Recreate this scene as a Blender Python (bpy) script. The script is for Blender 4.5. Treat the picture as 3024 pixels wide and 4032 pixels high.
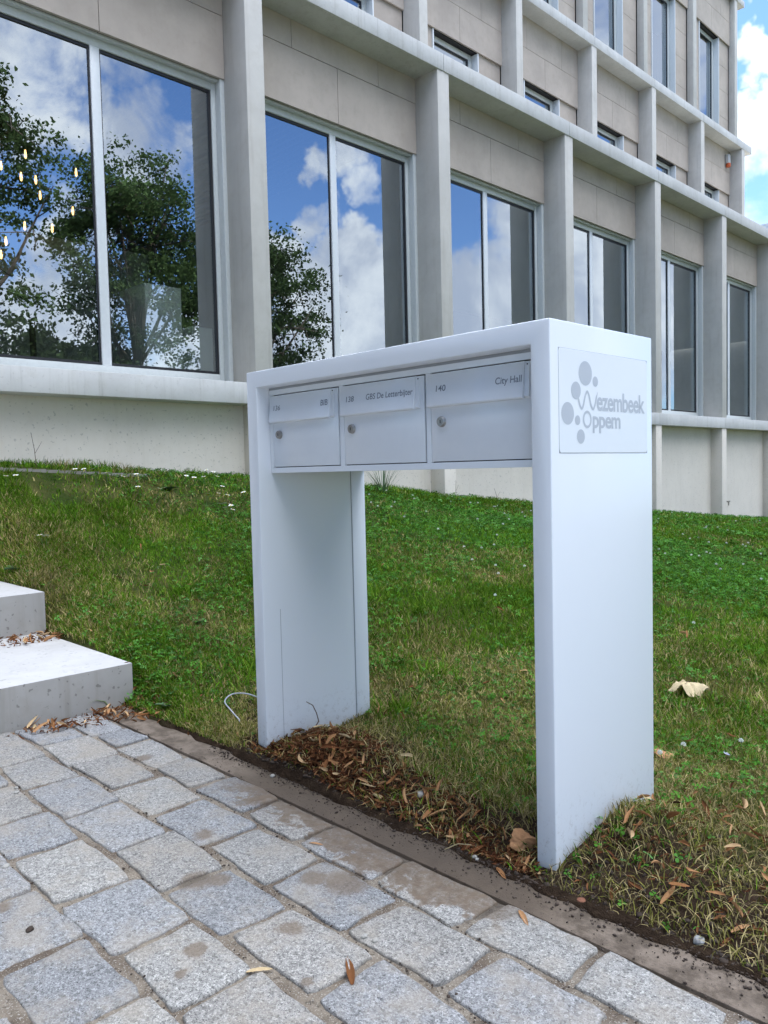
import bpy, bmesh, math, random
import numpy as np
from mathutils import Vector, Matrix
random.seed(7); rng = np.random.default_rng(11)
for o in list(bpy.data.objects): bpy.data.objects.remove(o)
SC = bpy.context.scene; COL = SC.collection
# ------------------------------------------------------------------ camera
cam = bpy.data.objects.new('camera', bpy.data.cameras.new('camera')); COL.objects.link(cam)
CAM = Vector((1.2026, -1.776, 1.1116))
r_ = (0.69475524, 0.71886242, -0.02349426); u_ = (-0.02131918, 0.05323301, 0.99835452); f_ = (-0.71893021, 0.69311116, -0.05230946)
cam.matrix_world = Matrix(((r_[0], u_[0], -f_[0], CAM.x), (r_[1], u_[1], -f_[1], CAM.y), (r_[2], u_[2], -f_[2], CAM.z), (0, 0, 0, 1)))
cam.data.sensor_fit = 'VERTICAL'; cam.data.sensor_height = 36.0; cam.data.sensor_width = 27.0
cam.data.lens = 36.0 * 3130.0 / 4032.0
cam.data.clip_start = 0.05; cam.data.clip_end = 3000
SC.camera = cam
SC.render.resolution_x = 768; SC.render.resolution_y = 1024
# ------------------------------------------------------------------ light
SUN_EL, SUN_AZ = math.radians(45), math.atan2(0.22, -0.97)      # the sun stands behind the building: the place is in its shade
sund = Vector((math.cos(SUN_EL)*math.cos(SUN_AZ), math.cos(SUN_EL)*math.sin(SUN_AZ), math.sin(SUN_EL)))
sun = bpy.data.objects.new('sun', bpy.data.lights.new('sun', 'SUN')); COL.objects.link(sun)
sun.data.energy = 2.6; sun.data.angle = math.radians(0.6); sun.data.color = (1.0, .95, .87)
sun.rotation_euler = sund.to_track_quat('Z', 'Y').to_euler(); sun.location = (-5, 0, 20)
SC.view_settings.view_transform = 'Standard'; SC.view_settings.look = 'None'; SC.view_settings.gamma = 1.0
SC.view_settings.exposure = 1.80

class NT:                                   # tiny node-tree helper
    def __init__(s, tree): s.t = tree
    def n(s, kind, props=None, **ins):
        nd = s.t.nodes.new(kind)
        for k, v in (props or {}).items(): setattr(nd, k, v)
        for k, v in ins.items(): s.set(nd, k, v)
        return nd
    def set(s, nd, k, v):
        key = int(k[1:]) if (k[0] == '_' and k[1:].isdigit()) else k.replace('_', ' ')
        sock = nd.inputs[key]
        if isinstance(v, bpy.types.Node): v = v.outputs[0]
        if isinstance(v, bpy.types.NodeSocket): s.t.links.new(v, sock)
        else:
            if hasattr(sock.default_value, '__len__') and not hasattr(v, '__len__'): v = (v,)*len(sock.default_value)
            if hasattr(v, '__len__') and len(v) == 3 and len(sock.default_value) == 4: v = (*v, 1)
            sock.default_value = v
    def math(s, op, a, b=0.0, clamp=False):
        nd = s.n('ShaderNodeMath', {'operation': op, 'use_clamp': clamp}); s.set(nd, '_0', a); s.set(nd, '_1', b); return nd
    def ramp(s, fac, *stops, interp='LINEAR'):
        nd = s.n('ShaderNodeValToRGB'); s.set(nd, 'Fac', fac); cr = nd.color_ramp; cr.interpolation = interp
        while len(cr.elements) < len(stops): cr.elements.new(0.5)
        for e, (p, c) in zip(cr.elements, stops):
            e.position = p; e.color = (*c, 1) if hasattr(c, '__len__') else (c, c, c, 1)
        return nd
    def mix(s, fac, a, b, mode='MIX'):
        nd = s.n('ShaderNodeMix', {'data_type': 'RGBA', 'blend_type': mode})
        for i, v in ((0, fac), (6, a), (7, b)):
            if isinstance(v, bpy.types.Node): v = v.outputs[0]
            if isinstance(v, bpy.types.NodeSocket): s.t.links.new(v, nd.inputs[i])
            else: nd.inputs[i].default_value = v if i == 0 else (*v, 1) if hasattr(v, '__len__') and len(v) == 3 else v
        return nd.outputs[2]
    def noise(s, vec, scale, detail=4.0, rough=0.55, dist=0.0):
        nd = s.n('ShaderNodeTexNoise', Scale=scale, Detail=detail, Roughness=rough, Distortion=dist)
        if vec is not None: s.set(nd, 'Vector', vec)
        return nd.outputs['Fac']
    def smooth(s, v, a, b):
        nd = s.n('ShaderNodeMapRange', {'interpolation_type': 'SMOOTHSTEP'}); s.set(nd, 'Value', v); s.set(nd, 'From_Min', a); s.set(nd, 'From_Max', b); return nd.outputs[0]

# ------------------------------------------------------------------ world: blue sky with cumulus clouds
W = bpy.data.worlds.new('World'); SC.world = W; W.use_nodes = True
W.node_tree.nodes.clear(); w = NT(W.node_tree)
sky = w.n('ShaderNodeTexSky', {'sky_type': 'NISHITA', 'sun_disc': False, 'sun_elevation': SUN_EL, 'sun_rotation': math.pi/2 - SUN_AZ, 'altitude': 50, 'air_density': 1.0, 'dust_density': 0.6, 'ozone_density': 1.3})
geo = w.n('ShaderNodeTexCoord').outputs['Generated']
CLOUDS = [(.80,.385,.46,4.5,1.0),(.835,.36,.42,5,.95),(.783,.449,.425,3,.8),(.80,.474,.366,4,1.0),(.871,.407,.27,4,.9),(.907,.391,.13,8,1.2),(.81,.52,.12,7,1.0),
          (.694,.617,.371,1.8,.75),(.665,.645,.37,2.2,.75),(.667,.67,.327,1.7,.7),(.709,.634,.305,1.5,.6),(.74,.61,.25,3.0,1.1),(.691,.669,.24,3.6,1.2),(.709,.682,.14,8,1.4),
          (.554,.785,.262,1.6,.9),(.58,.79,.17,6,1.4),(.48,.85,.2,9,1.3),(.40,.80,.43,6,1.0),(.36,.83,.40,4,.9),(.53,.72,.45,5,.9),
          (-.325,.853,.412,1.7,1.0),(-.315,.868,.352,2.6,1.15),(-.355,.862,.345,2.2,1.0),(-.335,.880,.318,2.2,.9),(-.335,.90,.27,4,.62),(-.30,.862,.387,1.2,.9),
          (.45,.05,.9,34,1.6),(.92,-.12,.5,20,1.4),(-.2,.1,1.0,26,1.5),(.97,.02,.30,8,.9),(-.6,.75,.2,12,.7)]  # big overhead and high +x clouds are out of view, added for neutral light
wn_ = w.n('ShaderNodeTexNoise', Scale=7.0, Detail=5.0, Roughness=.6, Vector=geo)
wv_ = w.n('ShaderNodeVectorMath', {'operation': 'SUBTRACT'}); w.set(wv_, '_0', wn_.outputs['Color']); wv_.inputs[1].default_value = (.5, .5, .5)
wv2 = w.n('ShaderNodeVectorMath', {'operation': 'SCALE'}, Vector=wv_, Scale=.22)
wv3 = w.n('ShaderNodeVectorMath', {'operation': 'ADD'}); w.set(wv3, '_0', geo); w.set(wv3, '_1', wv2)
warp = w.n('ShaderNodeVectorMath', {'operation': 'NORMALIZE'}, Vector=wv3)
acc = None
for (x, y, z, rad, amp) in CLOUDS:
    v = Vector((x, y, z)).normalized(); R = math.radians(rad*1.25)
    dt = w.n('ShaderNodeVectorMath', {'operation': 'DOT_PRODUCT'}); w.set(dt, '_0', warp); dt.inputs[1].default_value = v
    mr = w.n('ShaderNodeMapRange', {'interpolation_type': 'SMOOTHSTEP'}); w.set(mr, 'Value', dt.outputs['Value'])
    mr.inputs['From Min'].default_value = math.cos(R); mr.inputs['From Max'].default_value = math.cos(R*.12); mr.inputs['To Max'].default_value = amp
    acc = mr.outputs[0] if acc is None else w.math('MAXIMUM', acc, mr.outputs[0])
n1 = w.noise(geo, 9.0, 9.0, .62, .25); n2 = w.noise(geo, 3.2, 5.0, .5)
dens = w.math('ADD', acc, w.math('MULTIPLY', w.math('SUBTRACT', n1, .52), 2.2))
dens = w.math('ADD', dens, w.math('MULTIPLY', w.math('SUBTRACT', n2, .56), .8))
cover = w.smooth(dens, .30, .95)
shade = w.smooth(w.noise(geo, 7.0, 7.0, .62, .4), .40, .64)
zz = w.n('ShaderNodeSeparateXYZ', Vector=geo).outputs['Z']
cloudcol = w.mix(1.0, w.mix(shade, (4.4, 4.9, 6.1, 1), (8.4, 8.7, 9.2, 1)), w.n('ShaderNodeVectorMath', {'operation': 'SCALE'}, Vector=(1, 1, 1), Scale=w.math('ADD', .62, w.math('MULTIPLY', w.smooth(zz, .45, .85), 2.1))), 'MULTIPLY')  # clouds brightened towards the zenith to add light from above
bg = w.n('ShaderNodeBackground', Color=w.mix(w.math('MULTIPLY', cover, .93), w.mix(1.0, sky, (.50, .64, .88, 1), 'MULTIPLY'), cloudcol), Strength=0.105)
w.n('ShaderNodeOutputWorld', Surface=bg)

# ------------------------------------------------------------------ helpers
def link(o, parent=None):
    COL.objects.link(o)
    if parent is not None: o.parent = parent
    return o
def tag(o, label=None, cat=None, group=None, kind=None):
    if label: o['label'] = label
    if cat: o['category'] = cat
    if group: o['group'] = group
    if kind: o['kind'] = kind
    return o
def empty(name, loc=(0, 0, 0), rz=0.0):
    o = bpy.data.objects.new(name, None); o.location = loc; o.rotation_euler = (0, 0, rz); o.empty_display_size = .1; return link(o)
def npmesh(name, verts, faces_flat, sizes, mat=None, parent=None, cols=None, smooth=False):
    me = bpy.data.meshes.new(name); verts = np.asarray(verts, np.float32).reshape(-1, 3)
    sizes = np.asarray(sizes, np.int32); ff = np.asarray(faces_flat, np.int32).ravel()
    me.vertices.add(len(verts)); me.vertices.foreach_set('co', verts.ravel())
    me.loops.add(len(ff)); me.loops.foreach_set('vertex_index', ff)
    me.polygons.add(len(sizes)); me.polygons.foreach_set('loop_start', np.concatenate([[0], np.cumsum(sizes)[:-1]]).astype(np.int32))
    me.polygons.foreach_set('loop_total', sizes)
    if smooth: me.polygons.foreach_set('use_smooth', np.ones(len(sizes), bool))
    me.update(calc_edges=True); me.validate()
    if cols is not None:
        at = me.color_attributes.new('Col', 'FLOAT_COLOR', 'POINT'); c4 = np.ones((len(verts), 4), np.float32); c4[:, :3] = cols; at.data.foreach_set('color', c4.ravel())
    if mat: me.materials.append(mat)
    return link(bpy.data.objects.new(name, me), parent)
class MB:
    def __init__(s): s.v = []; s.f = []
    def box(s, x0, x1, y0, y1, z0, z1):
        b = len(s.v)
        s.v += [(x0, y0, z0), (x1, y0, z0), (x1, y1, z0), (x0, y1, z0), (x0, y0, z1), (x1, y0, z1), (x1, y1, z1), (x0, y1, z1)]
        s.f += [tuple(b+i for i in q) for q in ((0, 3, 2, 1), (4, 5, 6, 7), (0, 1, 5, 4), (1, 2, 6, 5), (2, 3, 7, 6), (3, 0, 4, 7))]; return s
    def ring(s, x0, x1, z0, z1, t, y0, y1, tb=None):          # rectangular frame in the xz plane
        tb = tb or t
        s.box(x0, x0+t, y0, y1, z0, z1); s.box(x1-t, x1, y0, y1, z0, z1)
        s.box(x0+t, x1-t, y0, y1, z1-t, z1); s.box(x0+t, x1-t, y0, y1, z0, z0+tb); return s
    def prism(s, poly, ax, a0, a1):                           # poly of 2-D points extruded along axis ax
        b = len(s.v); n = len(poly)
        for a in (a0, a1):
            for p in poly:
                s.v.append({'x': (a, p[0], p[1]), 'y': (p[0], a, p[1]), 'z': (p[0], p[1], a)}[ax])
        s.f += [tuple(b+i for i in range(n))[::-1], tuple(b+n+i for i in range(n))]
        s.f += [(b+i, b+(i+1) % n, b+n+(i+1) % n, b+n+i) for i in range(n)]; return s
    def lathe(s, c, ax, prof, n=24):                          # prof: (radius, along)
        b = len(s.v); U, V, A = {'y': ((1, 0, 0), (0, 0, 1), (0, 1, 0)), 'z': ((1, 0, 0), (0, 1, 0), (0, 0, 1)), 'x': ((0, 1, 0), (0, 0, 1), (1, 0, 0))}[ax]
        for (r, h) in prof:
            for k in range(n):
                a = 2*math.pi*k/n; s.v.append(tuple(c[i]+r*math.cos(a)*U[i]+r*math.sin(a)*V[i]+h*A[i] for i in range(3)))
        for j in range(len(prof)-1):
            s.f += [(b+j*n+k, b+j*n+(k+1) % n, b+(j+1)*n+(k+1) % n, b+(j+1)*n+k) for k in range(n)]
        s.f += [tuple(b+k for k in range(n))[::-1], tuple(b+(len(prof)-1)*n+k for k in range(n))]; return s
    def tube(s, pts, rad, n=8):
        b = len(s.v); pts = [Vector(p) for p in pts]; rad = rad if hasattr(rad, '__len__') else [rad]*len(pts)
        for i, p in enumerate(pts):
            d = (pts[min(i+1, len(pts)-1)]-pts[max(i-1, 0)]).normalized(); a = d.orthogonal().normalized() if i == 0 else (a - d*a.dot(d)).normalized(); c = d.cross(a)
            for k in range(n):
                t = 2*math.pi*k/n; s.v.append(tuple(p+(a*math.cos(t)+c*math.sin(t))*rad[i]))
        for i in range(len(pts)-1):
            s.f += [(b+i*n+k, b+i*n+(k+1) % n, b+(i+1)*n+(k+1) % n, b+(i+1)*n+k) for k in range(n)]
        s.f += [tuple(b+k for k in range(n))[::-1], tuple(b+(len(pts)-1)*n+k for k in range(n))]; return s
    def build(s, name, mat, parent=None, bevel=0.0, seg=2, smooth=False):
        me = bpy.data.meshes.new(name); me.from_pydata(s.v, [], s.f); me.update()
        bm = bmesh.new(); bm.from_mesh(me); bmesh.ops.recalc_face_normals(bm, faces=bm.faces)
        if bevel: bmesh.ops.bevel(bm, geom=list(bm.edges), offset=bevel, segments=seg, affect='EDGES', profile=.5, clamp_overlap=True)
        if smooth or bevel:
            for f in bm.faces: f.smooth = True
            for e in bm.edges:
                if len(e.link_faces) == 2 and e.calc_face_angle(0) > math.radians(35): e.smooth = False
        bm.to_mesh(me); bm.free()
        if bevel:
            try: me.set_sharp_from_angle(angle=math.radians(35))
            except Exception: pass
        if mat: me.materials.append(mat)
        return link(bpy.data.objects.new(name, me), parent)

# ------------------------------------------------------------------ materials
def newmat(name):
    m = bpy.data.materials.new(name); m.use_nodes = True; m.node_tree.nodes.clear(); return m, NT(m.node_tree)
def finish(k, shader): k.n('ShaderNodeOutputMaterial', Surface=shader)
def pbr(k, col, rough=.6, **kw):
    nd = k.n('ShaderNodeBsdfPrincipled'); k.set(nd, 'Base_Color', col); k.set(nd, 'Roughness', rough)
    for a, b in kw.items(): k.set(nd, a, b)
    return nd
def bump(k, h, strength=.3, dist=.01):
    return k.n('ShaderNodeBump', Strength=strength, Distance=dist, Height=h).outputs[0]
def concrete(name, col, var=.12, rough=.8, speck=.0, streak=.25, warm=(.95, .9, .8), fine=60, pits=False, soil=0.0):
    m, k = newmat(name); p = k.n('ShaderNodeNewGeometry').outputs['Position']
    big = k.noise(p, 1.3, 6, .6); mid = k.noise(p, 9, 6, .65); fin = k.noise(p, fine*4, 3, .7)
    st = k.n('ShaderNodeMapping'); k.set(st, 'Vector', p); st.inputs['Scale'].default_value = (14, 14, .9)
    sk = k.smooth(k.noise(st, 1.0, 5, .6), .5, .78)
    c = k.mix(k.smooth(big, .3, .7), tuple(x*(1-var) for x in col), tuple(min(1, x*(1+var*.5)) for x in col))
    c = k.mix(k.math('MULTIPLY', k.smooth(mid, .45, .75), var*2.2), c, tuple(x*.72*wm for x, wm in zip(col, warm)))
    c = k.mix(k.math('MULTIPLY', sk, streak), c, tuple(x*.6*wm for x, wm in zip(col, warm)))
    if speck: c = k.mix(k.math('MULTIPLY', k.smooth(k.noise(p, 38, 2, .5), .64, .70), speck), c, (.05, .045, .035))
    h = k.math('ADD', k.math('MULTIPLY', fin, .5), mid)
    if pits:
        vo = k.n('ShaderNodeTexVoronoi', Scale=34.0); k.set(vo, 'Vector', p); pit = k.smooth(vo.outputs['Distance'], .03, .08)
        sel = k.smooth(k.noise(p, 13, 3), .60, .66); pitm = k.math('MULTIPLY', k.math('SUBTRACT', 1.0, pit), sel)
        c = k.mix(k.math('MULTIPLY', pitm, .6), c, (.10, .09, .08)); h = k.math('SUBTRACT', h, k.math('MULTIPLY', pitm, 2.0))
    if soil:
        Z_ = k.n('ShaderNodeSeparateXYZ', Vector=p).outputs['Z']
        for zb in (5.224, 8.95, 1.69):
            near = k.math('SUBTRACT', 1.0, k.smooth(k.math('ABSOLUTE', k.math('SUBTRACT', Z_, zb)), .004, .045 if zb > 2 else .02))
            gm = k.math('MULTIPLY', near, k.smooth(k.math('ADD', k.noise(p, 1.1, 2), k.math('MULTIPLY', k.noise(p, 24, 6, .75), .35)), .62, .76))
            nzz = k.math('ABSOLUTE', k.n('ShaderNodeSeparateXYZ', Vector=k.n('ShaderNodeNewGeometry').outputs['Normal']).outputs['Z'])
            gm = k.math('MULTIPLY', gm, k.math('SUBTRACT', 1.0, k.smooth(nzz, .6, .95)))
            c = k.mix(k.math('MULTIPLY', gm, soil), c, (.06, .058, .045))
        dr = k.n('ShaderNodeMapping'); k.set(dr, 'Vector', p); dr.inputs['Scale'].default_value = (30, 30, 1.6)
        dm_ = k.math('MULTIPLY', k.smooth(k.noise(dr, 1.0, 4, .6), .56, .74), k.smooth(k.noise(p, .9, 2), .40, .60))
        c = k.mix(k.math('MULTIPLY', dm_, .30), c, (.20, .195, .165))
    finish(k, pbr(k, c, rough, Normal=bump(k, h, .25, .004))); return m
M = {}
M['conc'] = concrete('precast_concrete', (.53, .505, .455), .10, .75, streak=.30)
M['ledge'] = concrete('ledge_concrete', (.56, .55, .52), .12, .7, streak=.32, speck=.12, soil=.85)
M['plinth'] = concrete('plinth_render', (.67, .61, .52), .06, .85, speck=.28, streak=.14, warm=(1, .92, .75))
M['stone'] = concrete('cladding_stone', (.45, .385, .325), .13, .8, streak=.10, warm=(1, .97, .92), fine=30)
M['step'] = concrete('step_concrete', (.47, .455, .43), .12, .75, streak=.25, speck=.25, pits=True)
M['curb'] = concrete('curb_concrete', (.25, .235, .20), .2, .9)
def plain(name, col, rough=.5, metal=0.0, coat=0.0, nz=.0):
    m, k = newmat(name); nd = pbr(k, col, rough, Metallic=metal)
    if coat: k.set(nd, 'Coat_Weight', coat); k.set(nd, 'Coat_Roughness', .08)
    if nz:
        p = k.n('ShaderNodeNewGeometry').outputs['Position']; f = k.smooth(k.noise(p, 30, 5, .6), .35, .7)
        k.set(nd, 'Base_Color', k.mix(f, col, tuple(c*(1-nz) for c in col))); k.set(nd, 'Roughness', k.math('ADD', rough, k.math('MULTIPLY', f, nz*.4)))
    finish(k, nd); return m
M['alu'] = plain('window_frame_paint', (.55, .57, .55), .35, nz=.06)
M['alu_light'] = plain('pale_metal_trim', (.66, .68, .68), .3, nz=.05)
M['gasket'] = plain('black_gasket', (.012, .012, .014), .5)
M['dark'] = plain('dark_backing', (.03, .03, .03), .9)
M['seam'] = plain('seam_shadow_gap', (.30, .32, .34), .6)
M['white'] = None
m, k = newmat('white_powder_coat'); p = k.n('ShaderNodeNewGeometry').outputs['Position']
nd = pbr(k, (.74, .77, .80), k.math('ADD', .26, k.math('MULTIPLY', k.noise(p, 4, 5, .6), .10)), Normal=bump(k, k.noise(p, 420, 2, .5), .035, .001))
k.set(nd, 'Coat_Weight', .25); k.set(nd, 'Coat_Roughness', .05)
sep = k.n('ShaderNodeSeparateXYZ', Vector=p); dm = k.math('MULTIPLY', k.math('SUBTRACT', 1.0, k.smooth(sep.outputs['Z'], .02, .26)), k.smooth(k.noise(p, 48, 7, .8), .52, .66))
k.set(nd, 'Base_Color', k.mix(k.math('MULTIPLY', dm, .45), (.74, .77, .80), (.20, .16, .11)))
finish(k, nd); M['white'] = m
M['door'] = plain('white_satin_paint', (.71, .74, .77), .28, coat=.3, nz=.015)
M['letter'] = plain('engraved_grey_lettering', (.17, .19, .22), .5)
M['logo'] = plain('printed_grey_logo', (.46, .49, .53), .35)
M['steel'] = plain('worn_steel', (.42, .40, .37), .28, 1.0, nz=.3)
M['wire'] = plain('grey_plastic_cable', (.38, .39, .41), .35, nz=.1)
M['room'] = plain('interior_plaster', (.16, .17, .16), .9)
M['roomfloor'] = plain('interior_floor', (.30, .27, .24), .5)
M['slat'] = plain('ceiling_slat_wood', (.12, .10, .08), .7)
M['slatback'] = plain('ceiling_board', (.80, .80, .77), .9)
M['plinthwhite'] = plain('white_display_box', (.84, .90, .85), .7)
M['board'] = plain('partition_paint', (.40, .42, .38), .9)
M['palm'] = plain('palm_leaf', (.03, .07, .02), .5)
M['bark'] = concrete('tree_bark', (.09, .07, .055), .3, .95)
M['brownwood'] = plain('brown_timber_boards', (.13, .085, .07), .8, nz=.35)
M['twig'] = plain('dry_twig', (.10, .055, .035), .9)
M['straw'] = plain('dry_straw', (.38, .30, .16), .8, nz=.2)
M['orange'] = plain('orange_siren_lens', (.55, .10, .02), .3)
M['copper'] = plain('siren_housing', (.55, .54, .52), .35, .3)
# glass: coated pane, mirror-like at a slant, dim room behind
m, k = newmat('coated_window_glass')
lw = k.n('ShaderNodeLayerWeight', Blend=.35)
fac = k.math('ADD', .38, k.math('MULTIPLY', lw.outputs['Fresnel'], .5), clamp=True)
tr = k.n('ShaderNodeBsdfTransparent', Color=(.90, .95, .92)); 
gp = k.n('ShaderNodeNewGeometry').outputs['Position']
gl = k.n('ShaderNodeBsdfGlossy', Color=(.90, .97, 1.0), Roughness=.0, Normal=k.n('ShaderNodeBump', Strength=.12, Distance=.01, Height=k.noise(gp, 1.1, 1.5, .5)).outputs[0])
mx = k.n('ShaderNodeMixShader'); k.set(mx, 'Fac', fac); k.t.links.new(tr.outputs[0], mx.inputs[1]); k.t.links.new(gl.outputs[0], mx.inputs[2])
finish(k, mx); M['glass'] = m
m, k = newmat('bulb_filament'); finish(k, k.n('ShaderNodeEmission', Color=(1, .55, .22), Strength=1.6)); M['bulb'] = m
def leafmat(name, attr=True, ramp=None, trans=.3, rough=.55):
    m, k = newmat(name)
    if attr: c = k.n('ShaderNodeAttribute', {'attribute_name': 'Col'}).outputs['Color']
    else: c = k.ramp(k.n('ShaderNodeObjectInfo').outputs['Random'], *ramp).outputs[0]
    p = k.n('ShaderNodeNewGeometry').outputs['Position']
    c = k.mix(.35, c, k.mix(k.noise(p, 160, 3), (.25, .25, .25), (1.5, 1.5, 1.5)), 'MULTIPLY')
    d = k.n('ShaderNodeBsdfDiffuse', Color=c)
    t = k.n('ShaderNodeBsdfTranslucent', Color=c); mx = k.n('ShaderNodeMixShader'); k.set(mx, 'Fac', trans)
    k.t.links.new(d.outputs[0], mx.inputs[1]); k.t.links.new(t.outputs[0], mx.inputs[2]); finish(k, mx); return m
M['grass'] = leafmat('grass_blades'); M['litter'] = leafmat('leaf_litter', trans=.12, rough=.7)
M['deadleaf'] = leafmat('dead_leaf', False, [(0, (.14, .055, .025)), (.25, (.24, .11, .045)), (.5, (.36, .18, .08)), (.8, (.48, .28, .14)), (1, (.56, .43, .25))], .15, .6)
M['paleleaf'] = leafmat('pale_dead_leaf', False, [(0, (.62, .50, .30)), (1, (.66, .54, .34))], .1, .6)
M['tanleaf'] = leafmat('tan_dead_leaf', False, [(0, (.42, .22, .11)), (1, (.50, .29, .15))], .1, .6)
M['greyleaf'] = leafmat('grey_feather', False, [(0, (.30, .31, .36)), (1, (.36, .36, .40))], .1, .6)
M['treeleaf'] = leafmat('tree_leaf', trans=.35)
M['petal'] = plain('white_petal', (.75, .76, .70), .7); M['yolk'] = plain('flower_centre', (.55, .38, .04), .8); M['stem'] = plain('flower_stem', (.07, .13, .03), .7)
m, k = newmat('soil'); p = k.n('ShaderNodeNewGeometry').outputs['Position']; sp = k.n('ShaderNodeSeparateXYZ', Vector=p)
n1 = k.noise(p, 14, 8, .7); n2 = k.noise(p, 90, 5, .7)
c = k.ramp(n1, (.3, (.018, .012, .009)), (.55, (.045, .030, .020)), (.75, (.085, .058, .036)))
gr = k.ramp(k.noise(p, 5, 5), (.35, (.035, .055, .014)), (.65, (.085, .085, .028)))
c = k.mix(k.smooth(k.math('ADD', k.math('ADD', sp.outputs['Y'], k.math('MULTIPLY', k.smooth(sp.outputs['X'], -1.7, -2.2), .5)), k.math('MULTIPLY', k.noise(p, 6, 4), .5)), .45, .9), c, gr)
finish(k, k.n('ShaderNodeBsdfDiffuse', Color=c, Normal=bump(k, k.math('ADD', n1, n2), .8, .02))); M['soil'] = m
M['clod'] = concrete('soil_crumb', (.05, .034, .024), .3, .95)
M['pebble'] = concrete('pebble_stone', (.36, .34, .30), .25, .8)
M['brick'] = concrete('brick_fragment', (.22, .09, .05), .25, .9)
# granite setts, with dried mud on them
def mudmask(k, p):
    sp = k.n('ShaderNodeSeparateXYZ', Vector=p); Y, X = sp.outputs['Y'], sp.outputs['X']
    nz = k.math('MULTIPLY', k.math('SUBTRACT', k.noise(p, 13, 7, .62, .3), .5), .42)
    inx = k.math('MULTIPLY', k.smooth(X, -1.36, -1.05), k.math('SUBTRACT', 1.0, k.smooth(X, -.05, .10)))
    lim = k.math('SUBTRACT', -.245, k.math('MULTIPLY', inx, .055))
    lim2 = k.math('SUBTRACT', lim, k.math('MULTIPLY', k.math('MULTIPLY', k.smooth(X, -.75, -.45), k.math('SUBTRACT', 1.0, k.smooth(X, -.25, -.05))), .05))
    m1 = k.math('MULTIPLY', k.smooth(k.math('SUBTRACT', k.math('ADD', Y, nz), lim2), -.02, .022), k.math('ADD', .72, k.math('MULTIPLY', k.smooth(k.noise(p, 34, 5, .7), .35, .6), .28)))
    m1 = k.math('MULTIPLY', m1, inx)
    for (bx, by, br) in ((-.70, -.69, .055), (-.66, -.64, .035), (-.40, -.42, .075), (-.47, -.46, .05), (-.33, -.655, .04), (-1.70, -.335, .045), (-.93, -.52, .04), (-1.02, -.285, .04), (-.42, -.86, .03), (-.36, -.93, .025), (-.13, -.75, .02), (-.02, -.83, .018), (-.95, -1.12, .03)):
        d = k.n('ShaderNodeVectorMath', {'operation': 'DISTANCE'}); k.set(d, '_0', p); d.inputs[1].default_value = (bx, by, 0)
        bl = k.math('SUBTRACT', 1.0, k.smooth(k.math('ADD', d.outputs['Value'], k.math('MULTIPLY', nz, .22)), br*.45, br*1.15))
        m1 = k.math('MAXIMUM', m1, k.math('MULTIPLY', bl, .75))
    return m1
m, k = newmat('granite_setts'); p = k.n('ShaderNodeNewGeometry').outputs['Position']; at = k.n('ShaderNodeAttribute', {'attribute_name': 'Col'}).outputs['Color']
vo = k.n('ShaderNodeTexVoronoi', {'feature': 'F1'}, Scale=420.0); k.set(vo, 'Vector', p)
g = k.ramp(k.n('ShaderNodeSeparateColor', Color=vo.outputs['Color']).outputs[0], (0, .09), (.12, .17), (.22, .255), (.62, .305), (.85, .36), (1, .50))
vo2 = k.n('ShaderNodeTexVoronoi', {'feature': 'F1'}, Scale=150.0); k.set(vo2, 'Vector', p)
g2 = k.ramp(k.n('ShaderNodeSeparateColor', Color=vo2.outputs['Color']).outputs[0], (0, .55), (.3, .9), (.75, 1.05), (1, 1.3))
c = k.mix(1.0, g.outputs[0], at, 'MULTIPLY'); c = k.mix(1.0, c, g2.outputs[0], 'MULTIPLY')
c = k.mix(k.math('MULTIPLY', k.smooth(k.noise(p, 6, 7, .7), .44, .66), .55), c, (.29, .25, .195))
wet = mudmask(k, p); c = k.mix(k.math('MULTIPLY', wet, .96), c, k.mix(k.noise(p, 40, 4), (.085, .057, .034), (.17, .122, .078)))
hh = k.math('ADD', k.math('MULTIPLY', k.noise(p, 200, 3, .7), .6), k.noise(p, 28, 6, .65))
finish(k, pbr(k, c, .75, Normal=bump(k, hh, .7, .004))); M['granite'] = m
m, k = newmat('joint_sand'); p = k.n('ShaderNodeNewGeometry').outputs['Position']
c = k.mix(k.smooth(k.noise(p, 5, 5, .6), .42, .62), (.26, .215, .16), (.13, .095, .065)); c = k.mix(k.smooth(k.noise(p, 260, 2, .5), .58, .66), c, (.42, .38, .32)); c = k.mix(k.math('MULTIPLY', k.smooth(k.noise(p, 70, 5, .8), .54, .64), .75), c, (.055, .038, .026))
c = k.mix(k.math('MULTIPLY', mudmask(k, p), .85), c, (.085, .066, .048))
finish(k, pbr(k, c, .95, Normal=bump(k, k.noise(p, 130, 5, .75), 1.0, .008))); M['sand'] = m
m, k = newmat('edging_band'); p = k.n('ShaderNodeNewGeometry').outputs['Position']; sp = k.n('ShaderNodeSeparateXYZ', Vector=p); X = sp.outputs['X']
wetx = k.math('MULTIPLY', k.smooth(X, -1.45, -1.05), k.math('SUBTRACT', 1.0, k.smooth(k.math('ADD', X, k.math('MULTIPLY', k.noise(p, 9, 4), .25)), .10, .30)))
c = k.mix(k.smooth(k.noise(p, 9, 7, .7), .40, .60), (.185, .143, .105), (.085, .062, .041)); c = k.mix(wetx, c, k.mix(k.noise(p, 16, 5), (.060, .042, .027), (.115, .084, .056)))
c = k.mix(k.math('MULTIPLY', k.smooth(k.noise(p, 60, 5, .7), .55, .68), .5), c, (.06, .045, .032))
finish(k, pbr(k, c, .85, Normal=bump(k, k.noise(p, 120, 6, .7), .5, .004))); M['band'] = m
M['paved'] = concrete('far_paving', (.40, .385, .36), .2, .9); M['groundfar'] = concrete('far_ground', (.10, .12, .05), .25, .95)

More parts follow.
